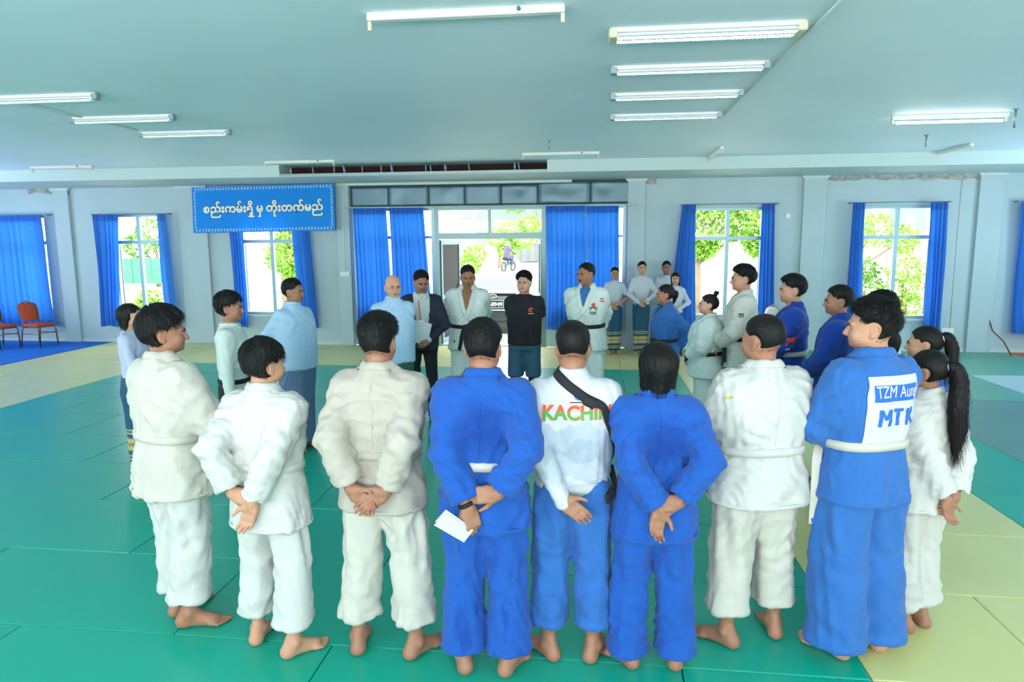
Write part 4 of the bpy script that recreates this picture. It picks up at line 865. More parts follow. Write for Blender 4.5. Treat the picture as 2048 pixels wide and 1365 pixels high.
SLEEVE = {  # radius at shoulder, elbow, cuff; fraction of forearm covered (negative: of the upper arm)
    'gi': (.092, .074, .076, .88), 'shirt': (.072, .056, .042, .97), 'taik': (.068, .055, .046, .97), 'sweat': (.08, .062, .04, .97), 'tee': (.078, .072, 0, -.78), 'blouse': (.062, .05, .04, .95), 'blouse_short': (.062, .055, 0, -.85)}
def folds(V, Q, amp, seed, vert=0.0, freq=62.0):
    r = np.random.RandomState(seed); N = vnormals(V, Q); h = np.zeros(len(V))
    for i in range(6):
        f = r.normal(0, 1, 3); f[2] *= (1 - .8 * vert); f = f / np.linalg.norm(f) * freq * r.uniform(.5, 1.15); wv = r.normal(0, 1, 3) * freq * .22
        s = np.sin(V @ f + 2.2 * np.sin(V @ wv + r.uniform(0, 6.3)) + r.uniform(0, 6.3)); env = .5 + .5 * np.sin(V @ (r.normal(0, 1, 3) * 9) + r.uniform(0, 6.3)); h += (s * np.abs(s) if i % 2 else 1 - 2 * np.abs(s)) * env
    return V + N * (h * amp / 2.2)[:, None]
def structured(V, Q, joints, tk, seed, amp=1.0):
    """creases: rings at the elbows, gathers above the belt, flutes in the skirt"""
    N = vnormals(V, Q); r = np.random.RandomState(seed + 9); th = np.arctan2(V[:, 1], V[:, 0]); z = V[:, 2]; h = np.zeros(len(V)); g = 1.0 if tk == 'gi' else .6
    trunk = smooth01((.26 - np.abs(V[:, 0])) / .06)
    h += .0055 * np.exp(-((z - 1.125) / .045) ** 2) * np.sin(th * 13 + r.uniform(0, 6) + 1.5 * np.sin(th * 3 + r.uniform(0, 6))) * trunk
    if tk == 'gi': h += .007 * np.clip((1.05 - z) / .25, 0, 1) * np.sin(th * 8 + r.uniform(0, 6) + np.sin(th * 3)) * trunk
    h += .005 * np.exp(-((z - 1.3) / .1) ** 2) * np.sin((V[:, 0] * np.sign(V[:, 0]) * 1.0 + z * .7) * 75 + r.uniform(0, 6)) * smooth01((np.abs(V[:, 0]) - .08) / .08)
    h += .006 * np.exp(-((z - z[trunk > .5].min()) / .03) ** 2) * trunk
    for s in (1, -1):
        S, E_, W_ = joints[s][:3]; ax = nrm(nrm(W_ - E_) - nrm(S - E_)); rel = V - E_; t = rel @ ax; d = np.linalg.norm(rel, axis=1); o = nrm(np.cross(nrm(W_ - E_), nrm(S - E_)) + 1e-6); wv = rel @ o
        h += .0055 * np.sin(t * 80 + 1.6 * np.sin(wv * 30 + r.uniform(0, 6)) + r.uniform(0, 6)) * np.exp(-(d / .13) ** 2)
        C = joints[s][6]; d2 = np.linalg.norm(V - (C * .7 + E_ * .3), axis=1); t2 = (V - C) @ joints[s][7]; h += .0045 * np.sin(t2 * 120 + 2 * np.sin(wv * 40) + r.uniform(0, 6)) * np.exp(-(d2 / .09) ** 2)
    return V + N * (h * g * amp)[:, None]
def bvh_of(V, Q): return BVHTree.FromPolygons([tuple(v) for v in V.tolist()], Q.tolist())
def catmull(pts, n):
    P = [np.array(p, float) for p in pts]; P = [2 * P[0] - P[1]] + P + [2 * P[-1] - P[-2]]; out = []; m = len(P) - 3
    for j in range(n + 1):
        u = j / n * m; i = min(int(u), m - 1); t = u - i; a, b, c, d = P[i:i + 4]
        out.append(.5 * ((2 * b) + (c - a) * t + (2 * a - 5 * b + 4 * c - d) * t * t + (3 * b - a - 3 * c + d) * t ** 3))
    return out
def ribbon(bvh, pts, width, off=.006, n=30, m=4, taper=None, thick=.005):
    """a band of cloth lying on a garment along a path"""
    path = catmull(pts, n); loc, nor = [], []
    for p in path:
        l, nn, _, _ = bvh.find_nearest(Vector(p)); loc.append(np.array(l)); nor.append(np.array(nn))
    loc = np.array(loc); nor = np.array(nor)
    for _ in range(2): nor[1:-1] = (nor[:-2] + nor[1:-1] * 2 + nor[2:]) / 4; loc[1:-1] = (loc[:-2] + loc[1:-1] * 2 + loc[2:]) / 4
    V = []; 
    for i in range(n + 1):
        tg = nrm(loc[min(i + 1, n)] - loc[max(i - 1, 0)]); sd = nrm(np.cross(nor[i], tg)); w_ = width * (taper[i] if taper is not None else 1); row = []
        for j in range(m + 1):
            q = loc[i] + sd * w_ * (j / m - .5); l, nn, _, dd = bvh.find_nearest(Vector(q)); nn = np.array(nn)
            if nn @ nor[i] < .2: nn = nor[i]; l = q
            row.append(np.array(l) + nn * off)
        row = [row[0] - nrm(nor[i]) * thick] + row + [row[-1] - nrm(nor[i]) * thick]; V += row
    k = m + 3; Q = [(i * k + j, i * k + j + 1, (i + 1) * k + j + 1, (i + 1) * k + j) for i in range(n) for j in range(k - 1)]
    V = np.array(V); V = V.reshape(n + 1, k, 3); V[1:-1] = (V[:-2] + V[1:-1] * 2 + V[2:]) / 4
    return V.reshape(-1, 3), np.array(Q)[:, ::-1]
def ring_band(bvh, z, hgt, off=.007, n=56, tilt=0.0, yc=0.0, rough=0.0):
    """a belt round the waist following the garment"""
    rad = []
    for i in range(n):
        a = 2 * PI * i / n; d = Vector((math.cos(a), math.sin(a), 0)); best = 0
        for dz in (-.3, 0, .3):
            h = bvh.ray_cast(Vector((0, yc, z + dz * hgt + tilt * d.y)) + d * .6, -d, 1.0)
            if h[0] is not None: best = max(best, (Vector((h[0].x, h[0].y - yc, 0))).length if h[3] < .58 else 0)
        rad.append(min(best or .17, .26))
    rad = np.array(rad)
    for _ in range(4): rad = (np.roll(rad, 1) + rad * 2 + np.roll(rad, -1)) / 4
    V = []
    prof = ((-.5, -.004), (-.5, off), (0, off + .002), (.5, off), (.5, -.004))
    for i in range(n):
        a = 2 * PI * i / n
        for u, o in prof: V.append(((rad[i] + o) * math.cos(a), (rad[i] + o) * math.sin(a) + yc, z + u * hgt + tilt * math.sin(a)))
    k = len(prof); Q = [(i * k + j, ((i + 1) % n) * k + j, ((i + 1) % n) * k + j + 1, i * k + j + 1) for i in range(n) for j in range(k - 1)]
    return np.array(V), np.array(Q), rad
def ring_tab(tab, z, hgt, off=.012, n=56, tilt=0.0, p=2.3):
    """a band round the trunk, from the trunk's own section at that height"""
    t = np.array(tab); th = 2 * PI * np.arange(n) / n; zz = z + tilt * np.sin(th); a = np.interp(zz, t[:, 0], t[:, 1]); b = np.interp(zz, t[:, 0], t[:, 2]); yc = float(np.interp(z, t[:, 0], t[:, 3]))
    rad = ((np.abs(np.cos(th)) / a) ** p + (np.abs(np.sin(th)) / b) ** p) ** (-1 / p); V = []; prof = ((-.5, -.006), (-.5, off), (0, off + .002), (.5, off), (.5, -.006))
    for i in range(n):
        for u, o in prof: V.append(((rad[i] + o) * math.cos(th[i]), (rad[i] + o) * math.sin(th[i]) + yc, zz[i] + u * hgt))
    k = len(prof); Q = [(i * k + j, ((i + 1) % n) * k + j, ((i + 1) % n) * k + j + 1, i * k + j + 1) for i in range(n) for j in range(k - 1)]
    return np.array(V), np.array(Q), rad
def decal_grid(bvh, o, right, up, nv, w_, h_, nx=10, ny=10, off=.003):
    o, right, up, nv = [Vector(q) for q in (o, right, up, nv)]; V = []
    for j in range(ny + 1):
        for i in range(nx + 1): V.append(project(bvh, o + right * (w_ * (i / nx - .5)) + up * (h_ * (j / ny - .5)), nv, off))
    Q = [(j * (nx + 1) + i, j * (nx + 1) + i + 1, (j + 1) * (nx + 1) + i + 1, (j + 1) * (nx + 1) + i) for j in range(ny) for i in range(nx)]
    return np.array(V), np.array(Q)
def project(bvh, p, nv, off):
    h = bvh.ray_cast(p + nv * .25, -nv, .5)
    q = h[0] if h[0] is not None else bvh.find_nearest(p)[0]
    return tuple(q + nv * off)
def decal_mesh(me, bvh, o, right, up, nv, off=.004, cut=.012):
    """lay a flat text or shape mesh onto a garment"""
    bm = bmesh.new(); bm.from_mesh(me); bpy.data.meshes.remove(me); bmesh.ops.triangulate(bm, faces=bm.faces)
    for _ in range(4):
        es = [e for e in bm.edges if e.calc_length() > cut]
        if not es or len(bm.verts) > 6000: break
        bmesh.ops.subdivide_edges(bm, edges=es, cuts=1); bmesh.ops.triangulate(bm, faces=bm.faces)
    o, right, up, nv = [Vector(q) for q in (o, right, up, nv)]
    for v in bm.verts: v.co = project(bvh, o + right * v.co.x + up * v.co.y, nv, off)
    bmesh.ops.recalc_face_normals(bm, faces=bm.faces)
    out = bpy.data.meshes.new('print'); bm.to_mesh(out); bm.free(); return out
def shape_mesh(polys):
    me = bpy.data.meshes.new('shape'); V, Fc = [], []
    for p in polys: Fc.append(tuple(range(len(V), len(V) + len(p)))); V += [(x, y, 0) for x, y in p]
    me.from_pydata(V, [], Fc); return me
def disc(cx, cy, r, n=20, ry=None): return [(cx + r * math.cos(2 * PI * k / n), cy + (ry or r) * math.sin(2 * PI * k / n)) for k in range(n)]

SKIN = {k: mat('skin_' + k, c, .5, vary=.05, vscale=18, bump=(220, .05), spec=.35) for k, c in dict(light='CB9C82', mid='BE8E72', tan='A0725A', dark='9A6C52').items()}
LIPS = {k: mat('lips_' + k, c, .45) for k, c in dict(light='A9665C', mid='905648', tan='80493C', dark='683A30').items()}
M_hair = mat('black_hair', '070606', .6, bump=(90, .15), spec=.3, vary=.3, vscale=60); M_hairg = mat('grey_cropped_hair', '5A4C44', .7)
M_eye = mat('eye_white', 'C2B8AE', .35); M_iris = mat('dark_iris', '140C0A', .2); M_brow = mat('eyebrow_hair', '1A1412', .8)
def gi_mat(name, c, vary=.05): return mat(name, c, .85, bump=(420, .22), bump2=(16, .25), vary=vary, vscale=4.5, sheen=.12, spec=.25)
GI = dict(white=gi_mat('gi_cotton_white', 'C3C5C0'), off=gi_mat('gi_cotton_offwhite', 'C0BFB4'), beige=gi_mat('gi_cotton_beige', 'B3AEA2'), shade=gi_mat('gi_cotton_white_shade', 'D5E4DF'),  # shade: white cotton with the cool tint of shade put into its colour
          blue=gi_mat('gi_cotton_blue', '1C54AA', .08), dblue=gi_mat('gi_cotton_deep_blue', '123E98', .08), lblue=gi_mat('gi_cotton_light_blue', '3068B0', .06), oat=gi_mat('gi_cotton_oat', 'C9CEC2'))
M_beltw = mat('white_belt_cotton', 'C6C4B8', .8, bump=(300, .3)); M_beltb = mat('black_belt_cotton', '16171A', .75, bump=(300, .3)); M_beltp = mat('blue_belt_cotton', '1C4FB0', .8, bump=(300, .3))
def wet_mat(name, dry, wet, kind):
    """blue cotton with sweat-soaked patches of their own shape"""
    m = gi_mat(name, dry, .0); nt = m.node_tree; N, L = nt.nodes, nt.links; b = N['Principled BSDF']; tc = N.new('ShaderNodeTexCoord'); nz = N.new('ShaderNodeTexNoise'); nz.inputs['Detail'].default_value = 4
    mp = N.new('ShaderNodeMapping'); L.new(tc.outputs['Object'], mp.inputs[0]); cr = N.new('ShaderNodeMapRange'); cr.interpolation_type = 'SMOOTHSTEP'
    if kind == 'back':
        nz.inputs['Scale'].default_value = 7; L.new(tc.outputs['Object'], nz.inputs['Vector']); mp.inputs['Location'].default_value = (0, -.45, -9.4); mp.inputs['Scale'].default_value = (6.2, 3.5, 7.4)
        ln = N.new('ShaderNodeVectorMath'); ln.operation = 'LENGTH'; L.new(mp.outputs[0], ln.inputs[0]); ad = N.new('ShaderNodeMath'); ad.operation = 'ADD'; L.new(ln.outputs['Value'], ad.inputs[0]); L.new(nz.outputs[0], ad.inputs[1]); L.new(ad.outputs[0], cr.inputs[0]); cr.inputs[1].default_value = 1.95; cr.inputs[2].default_value = 1.45
    else:
        mp.inputs['Scale'].default_value = (1, 1, .35); nz.inputs['Scale'].default_value = 16; L.new(mp.outputs[0], nz.inputs['Vector']); L.new(nz.outputs[0], cr.inputs[0]); cr.inputs[1].default_value = .56; cr.inputs[2].default_value = .64
    mx = N.new('ShaderNodeMix'); mx.data_type = 'RGBA'; mx.inputs[6].default_value = (*lin(dry), 1); mx.inputs[7].default_value = (*lin(wet), 1); L.new(cr.outputs[0], mx.inputs[0]); L.new(mx.outputs[2], b.inputs['Base Color']); return m
GI['wetback'] = wet_mat('gi_cotton_blue_sweat_back', '1C54AA', '123E8E', 'back'); GI['wetleg'] = wet_mat('gi_cotton_blue_damp_trousers', '1C54AA', '16469A', 'leg')
NP = [0]; TRI = [0]
def person(label, x, y, rz, h, top, bottom, hair='short', skin='tan', fem=False, build=1.0, yaw=0, pitch=0, armR=None, armL=None, q=1, stance=.11, toe=(14, 14), stagger=(0, 0),
           belt=None, tails=True, vz=1.30, inner=None, cuff=None, hem=None, leg=None, shoulders=1.0, face=True, seam=False, hems=None, width=1.0, name='person', z=0.0, spin=None, feet=True, lean=0.0, amp=1.0):
    """top = (kind, material), bottom = (kind, material); all sizes for a 1.75 m figure facing +Y, then scaled to height h"""
    NP[0] += 1; seed = NP[0] * 17; kind, tm = top; bk, bmt = bottom; tk = 'blouse' if kind == 'blouse_short' else kind
    res = (.0115, .0165, .022)[q]; hres = (.0056, .007, .009)[q]; fres = (.0048, .0066, .009)[q]
    stance = min(stance, .07) if bk == 'longyi' else stance; e = empty(name, (x, y, z), rz); tag(e, label, 'person'); e.scale = (h / 1.75,) * 3
    if lean: e.rotation_euler = (lean, 0, rz)
    armR = armR or A_BACK; armL = mirror(armL or armR)
    sw = .162 * shoulders * (.86 if fem else 1); joints = {}
    for s, spec in ((1, armR), (-1, armL)):
        S = np.array((s * sw, -.012, 1.395)); E_, W_ = ik(S, spec[0], .285, .262, spec[1]); joints[s] = (S, E_, W_, spec[2], spec[3], spec[4])
    legs = {}
    for s, st, tz in ((1, stagger[0], toe[0]), (-1, stagger[1], toe[1])):
        f = np.array((math.sin(R(tz)) * s, math.cos(R(tz)), 0)); A = np.array((s * stance, st - .02, .085)); Hp = np.array((s * .088, -.005, .92)); K = (A + Hp) / 2 + np.array((s * .005, .025, .03)); legs[s] = (Hp, K, A, f)
    tab = [(t[0], t[1] * build * width, t[2] * build, t[3]) for t in TORSO[tk]]
    tab = [(t[0], t[1] if t[0] < 1.44 else t[1] / (build * width) * (1 + .35 * (build * width - 1)), t[2] if t[0] < 1.44 else t[2] / build * (1 + .35 * (build - 1)), t[3]) for t in tab]
    hz = hem if hem is not None else {'gi': .80, 'shirt': .9, 'taik': .84, 'sweat': .915, 'tee': .9, 'blouse': .92}[tk]
    zt = {'gi': 1.535, 'tee': 1.495, 'blouse': 1.488, 'shirt': 1.5, 'taik': 1.52, 'sweat': 1.535}[tk]
    # --- garment on the upper body
    rs, re_, rc, cf = SLEEVE[kind]; kb = .5 + .5 * build; rs, re_, rc = rs * kb, re_ * kb, rc * kb
    if cuff is not None: cf = cuff
    T = p_loft(tab, hz, zt, .045); P = []
    for s in (1, -1):
        S, E_, W_, d, n, c = joints[s]
        if cf > 0:
            C = E_ + (W_ - E_) * cf; u = nrm(W_ - E_); P += [p_cone(S, E_, rs * .92, re_, .045), p_cone(E_, C + u * .02, re_, rc, .02)]
        else:
            C = S + (E_ - S) * -cf; u = nrm(E_ - S); P += [p_cone(S, C + u * .03, rs * .92, re_, .045)]; rc = re_
        joints[s] = joints[s] + (C, u)
        lo, hi = np.minimum(C, C + u * .14) - .06, np.maximum(C, C + u * .14) + .06
        def cutfn(X, Y, Z, C=C, u=u, rr=rc + .03):      # everything just past the cuff
            a = (X - C[0]) * u[0] + (Y - C[1]) * u[1] + (Z - C[2]) * u[2]; rad = np.sqrt(np.maximum((X - C[0]) ** 2 + (Y - C[1]) ** 2 + (Z - C[2]) ** 2 - a * a, 0)); return np.maximum(np.maximum(-a, a - .13), rad - rr)
        if tk == 'gi' or cf < 0:
            wl = max(.014, 1.7 * res); P.append(('-', 0.004, lo, hi, cutfn)); P.append(p_cone(C + u * .05, C - u * .02, rc - wl, rc - wl - .004, .004, '-'))
    P.append(T)
    for s in (1, -1): P.append(p_ell(joints[s][0] + np.array((-s * .02, 0, -.008)), (rs * .86, rs * .86, rs * .74), .07))
    if vz and tk == 'gi':
        mslope = .072 / (1.5 - vz)
        def vcut(X, Y, Z):
            dw = (np.abs(X) - (Z - vz) * mslope) * .85; return np.maximum(np.maximum(dw, -Y + .015), -(T[4](X, Y, Z) + .036))
        P.append(('-', .004, np.array((-.1, 0, vz - .02)), np.array((.1, .25, 1.56)), vcut))
    V, Q = grow(P, res, 1)
    V = folds(V, Q, (.009 if tk == 'gi' else .005) * amp, seed, .25); V = relax(V, Q, .4); V = structured(V, Q, joints, tk, seed, amp); bv = bvh_of(V, Q); TRI[0] += 2 * len(Q)
    tn = {'gi': 'gi_jacket', 'shirt': 'shirt', 'taik': 'jacket', 'sweat': 'sweatshirt', 'tee': 't_shirt', 'blouse': 'blouse'}[tk]
    jo = obj(tn, np_mesh(tn, V, Q, tm), None, e)
    # --- lower garment
    lw = leg or {'gipants': (.116, .098, .112), 'trousers': (.092, .066, .058), 'shorts': (.115, .105, .1), 'longyi': (0, 0, 0)}[bk]; lk = .45 + .55 * build
    hemz = hems if hems is not None else {'gipants': .17, 'trousers': .05, 'shorts': .52, 'longyi': .07}[bk]
    if bk == 'longyi':
        wv = .86 if fem else 1.0
        P = [p_loft([(hemz - .02, .15 * wv, .13 * wv, 0), (.3, .165 * wv, .135 * wv, 0), (.6, .178 * wv, .14 * wv, 0), (.85, .19 * wv * build, .15 * wv * build, -.01), (.96, .178 * wv * build, .138 * wv * build, -.005), (1.06, .152 * wv * build, .114 * wv * build, 0)], hemz, 1.05, .02, 2.4),
             p_cone((.05, .12, .95), (.11, .11, hemz + .05), .03, .045, .04), p_plane((0, 0, hemz), (0, 0, -1), (-.4, -.4, -.2), (.4, .4, hemz + .06), .006)]
    else:
        P = [p_loft([(.8, .165 * lk, .118 * lk, -.005), (.92, .172 * lk, .128 * lk, -.008), (1.06, .15 * lk, .112 * lk, 0)], .84, 1.06, .03)]
        for s in (1, -1):
            Hp, K, A, f = legs[s]; hp = Hp + np.array((0, -.005, -.02)); B = K + (A - K) * ((K[2] - hemz) / (K[2] - A[2])); r0, r1, r2 = [w_ * lk for w_ in lw]
            if bk == 'shorts': B = hp + (K - hp) * ((hp[2] - hemz) / (hp[2] - K[2])); P.append(p_cone(hp, B + nrm(B - hp) * .03, r0, r2, .03))
            else: P += [p_cone(hp, K, r0, r1, .03), p_cone(K, B + nrm(B - K) * .03, r1, r2, .02)]
            if bk != 'trousers': legs[s] = (Hp, K, A, f, B)
        P.append(p_plane((0, 0, hemz), (0, 0, -1), (-.5, -.5, -.2), (.5, .5, hemz + .08), .006))
    V2, Q2 = grow(P, res * 1.08, 1); V2 = folds(V2, Q2, (.011 if bk == 'gipants' else .005) * amp, seed + 3, .72, 46.0); V2 = relax(V2, Q2, .4)
    if bk == 'gipants':        # bunching above the hem and behind the knee
        N2 = vnormals(V2, Q2); zz = V2[:, 2]; side = np.sign(V2[:, 0]); th2 = np.arctan2(V2[:, 1], V2[:, 0] - side * stance); h2 = .0035 * np.sin(zz * 62 + 3.2 * np.sin(th2 * 1.5 + seed) + side) * (np.exp(-((zz - hemz - .13) / .06) ** 2) + np.exp(-((zz - .52) / .07) ** 2)) + .008 * np.sin(th2 * 5 + seed + 5 * zz) * np.exp(-((zz - .68) / .2) ** 2) + .005 * np.sin(th2 * 4 + seed * 2) * np.exp(-((zz - hemz) / .12) ** 2) + .011 * np.exp(-((zz - hemz) / .028) ** 2); V2 = V2 + N2 * h2[:, None]
    TRI[0] += 2 * len(Q2)
    bn_ = {'gipants': 'gi_trousers', 'trousers': 'trousers', 'shorts': 'shorts', 'longyi': 'longyi'}[bk]
    bo = obj(bn_, np_mesh(bn_, V2, Q2, bmt), None, e)
    # --- the body: one mesh of trunk, head, arms with hands, legs with feet
    hv, hq = head_mesh(fem, hres); hv = turn(hv * 1.0, R(yaw), R(pitch)); parts = [(hv, hq)]
    sh = .022 if tk != 'gi' else .012
    fw = .02 if tk == 'gi' else 0; tb = [(t[0], max(t[1] - sh - .02 - fw, .04), max(t[2] - sh - fw, .04), t[3] + fw) for t in tab if t[0] > .9]; P = [p_loft(tb, .92, 1.5, .03), p_ell((0, 0, .93), (.105, .08, .1), .04)]
    for s in (1, -1):
        S, E_, W_ = joints[s][:3]; Hp, K, A = legs[s][:3]
        g_ = 1.0 if cf < 0 else .72; P += [p_cone(S, E_, .05 * g_, .038 * g_, .03), p_cone(E_, E_ + (W_ - E_) * .6, .038 * g_, .032 * g_, .02), p_cone(Hp * np.array((.8, 1, 1)), K, .05, .045, .03), p_cone(K, K + (A - K) * .7, .044, .036, .02)]
    parts.append(grow(P, .02 if q == 0 else .022, 1))
    for s in (1, -1):
        S, E_, W_, d, n, c = joints[s][:6]; hp = hand_prims(W_, E_ + (W_ - E_) * (.0 if cf < 0 else .45), d, n, s, c, hs=.93 if fem else 1.03, r0=.04 if cf < 0 else (.026 if tk == 'blouse' else .031))
        parts.append(grow(hp, fres if cf > 0 else max(fres, .006), 1))
        if feet:
            Hp, K, A, f = legs[s][:4]; parts.append(grow(foot_prims(A, f, s, K), max(fres * 1.15, .0055), 1))
    BV, BQ = join(parts); TRI[0] += 2 * len(BQ)
    ctr = hv[hq].mean(1); un = head_mesh(fem, hres)[0][hq].mean(1)
    lip = (np.abs(un[:, 0]) < .024) & (un[:, 1] > .08) & (np.abs(un[:, 2] - 1.559) < .0125 * (1 - (un[:, 0] / .03) ** 2)); mi = np.zeros(len(BQ), int); mi[:len(hq)][lip] = 1
    if inner is not None:       # undershirt showing in the neck opening
        cb = BV[BQ].mean(1); mi[(cb[:, 2] < 1.5) & (cb[:, 2] > .95) & (np.abs(cb[:, 0]) < .19) & (np.arange(len(BQ)) >= len(hq))] = 2; mi[:len(hq)][(un[:, 2] < 1.495)] = 2
    bo_ = obj('body', np_mesh('body', BV, BQ, [SKIN[skin], LIPS[skin]] + ([inner] if inner is not None else []), mi), None, e)
    # --- hair and face
    if hair:
        st = hair if isinstance(hair, str) else hair[0]; HV, HQ = hair_mesh(st, hres, seed, fem); HV = turn(HV, R(yaw), R(pitch)); TRI[0] += 2 * len(HQ)
        ho = obj('hair', np_mesh('hair', HV, HQ, M_hairg if st == 'fringe' else M_hair), None, e)
    if face:
        for s in (1, -1):
            bm = bmesh.new(); bmesh.ops.create_uvsphere(bm, u_segments=14, v_segments=10, radius=1)
            for v in bm.verts: v.co = Vector((v.co.x * .0122, v.co.z * .0085, v.co.y * .0043))
            for f_ in bm.faces:
                c_ = f_.calc_center_median(); f_.smooth = True
                if c_.y > .001 and math.hypot(c_.x / .0066, c_.z / .0056) < 1: f_.material_index = 1
            me = bpy.data.meshes.new('eye'); bm.to_mesh(me); bm.free(); co = np.array([v.co[:] for v in me.vertices]) + np.array((s * .031, .0852, 1.6215)); co = turn(co, R(yaw), R(pitch)); me.vertices.foreach_set('co', co.astype(np.float32).ravel()); obj('eye', me, [M_eye, M_iris], e)
            hb = BVHTree.FromPolygons([tuple(v) for v in head_mesh(fem, hres)[0].tolist()], hq.tolist()) if (fem, hres) not in _HB else _HB[(fem, hres)]; _HB[(fem, hres)] = hb
            rv, rq = ribbon(hb, [(s * .014, .12, 1.641), (s * .03, .115, 1.646), (s * .05, .1, 1.638)], .0058, .0018, 8, 2, taper=[.8, 1, 1, 1, 1, .9, .8, .6, .3], thick=.002)
            rv2, rq2 = ribbon(hb, [(s * .019, .12, 1.6255), (s * .031, .115, 1.6285), (s * .0445, .1, 1.625)], .0028, .0040, 8, 1, thick=.001)
            rv, rq = join([(rv, rq), (rv2, rq2)]); obj('eyebrow', np_mesh('eyebrow', turn(rv, R(yaw), R(pitch)), rq, M_brow), None, e)
    # --- gi trimmings
    if tk == 'gi':
        ms = .072 / (1.5 - vz); 
        def lap(s, zend, xend):
            pts = [(s * .08, -.05, 1.508), (s * .088, -.01, 1.5), (s * .082, .06, 1.47)]
            for zz in (1.42, 1.36): 
                if zz > vz + .03: pts.append((s * ((zz - vz) * ms + .018), .16, zz))
            pts += [(s * .02, .18, vz), (-s * .05, .18, vz - .08), (-s * xend, .17, zend)]
            return pts
        for s in (1, -1): rv, rq = ribbon(bv, lap(s, 1.1, .1), .05, .010 if s < 0 else .006, 34, 4, thick=.009); obj('lapel', np_mesh('lapel', rv, rq, tm), None, jo)
        rv, rq = ribbon(bv, [(.088, .02, 1.495), (.08, -.05, 1.516), (.045, -.09, 1.52), (0, -.1, 1.522), (-.045, -.09, 1.52), (-.08, -.05, 1.516), (-.088, .02, 1.495)], .042, .0085, 30, 4, thick=.009); obj('collar', np_mesh('collar', rv, rq, tm), None, jo)
        if seam: rv, rq = ribbon(bv, [(0, -.2, 1.47), (0, -.2, 1.3), (0, -.2, 1.12)], .007, .0022, 20, 2, thick=.003); obj('back_seam', np_mesh('back_seam', rv, rq, tm), None, jo); rv, rq = ribbon(bv, [(-.15, -.2, 1.36), (0, -.2, 1.365), (.15, -.2, 1.36)], .006, .002, 20, 2, thick=.003); obj('yoke_seam', np_mesh('yoke_seam', rv, rq, tm), None, jo)
        zz = hz + .012; rv, rq, _ = ring_tab(tab, zz, .018, -.001, 60); obj('hem', np_mesh('hem', rv, rq, tm), None, jo)
    if belt is not None:
        rv, rq, rad = ring_tab(tab, 1.075, .041, .0135 if q == 0 else .018, 56, tilt=-.012); b_ = obj('belt', np_mesh('belt', rv, rq, belt), None, e)
        fr = float(rad[14]) + .012
        if tails:
            V_, Q_ = grow([p_box((0, fr + .006, 1.062), ((1, 0, 0), (0, 1, 0), (0, 0, 1)), (.026, .008, .02), .012), p_cone((-.03, fr + .01, 1.07), (.03, fr + .01, 1.05), .014, .014, .01)], .007, 1); obj('knot', np_mesh('knot', V_, Q_, belt), None, b_)
            for s, L_ in ((1, .27), (-1, .24)):
                rv, rq = ribbon(bv, [(s * .02, fr + .03, 1.05), (s * .05, fr + .03, 1.0), (s * (.09), fr + .03, 1.05 - L_)], .04, .012, 16, 2, thick=.006); obj('belt_end', np_mesh('belt_end', rv, rq, belt), None, b_)
    NPB[e.name] = (bv, joints, tab)
    return e, jo, bv, bo
_HB = {}; NPB = {}
# ------------------------------------------------------------------ the people of the circle
def strip(pts, width, wdir, thick=.006, m=None, name='strip', parent=None, n=16):
    path = catmull(pts, n); wd = nrm(wdir); bm = bmesh.new(); rows = []
    for i, p in enumerate(path):
        tg = nrm(path[min(i + 1, n)] - path[max(i - 1, 0)]); nn = nrm(np.cross(tg, wd)); rows.append([bm.verts.new(Vector(p + wd * width * a + nn * thick * b)) for a, b in ((-.5, -.5), (.5, -.5), (.5, .5), (-.5, .5))])
    for a, b in zip(rows[:-1], rows[1:]):
        for k in range(4): bm.faces.new((a[k], a[(k + 1) % 4], b[(k + 1) % 4], b[k]))
    bm.faces.new(rows[0]); bm.faces.new(rows[-1]); bmesh.ops.recalc_face_normals(bm, faces=bm.faces)
    return obj(name, bm, m, parent)
def grown(name, prims, res, m, parent, sm=1, yaw=None):
    V, Q = grow(prims, res, sm)
    if yaw is not None: V = turn(V, R(yaw[0]), R(yaw[1]))
    TRI[0] += 2 * len(Q); return obj(name, np_mesh(name, V, Q, m), None, parent)
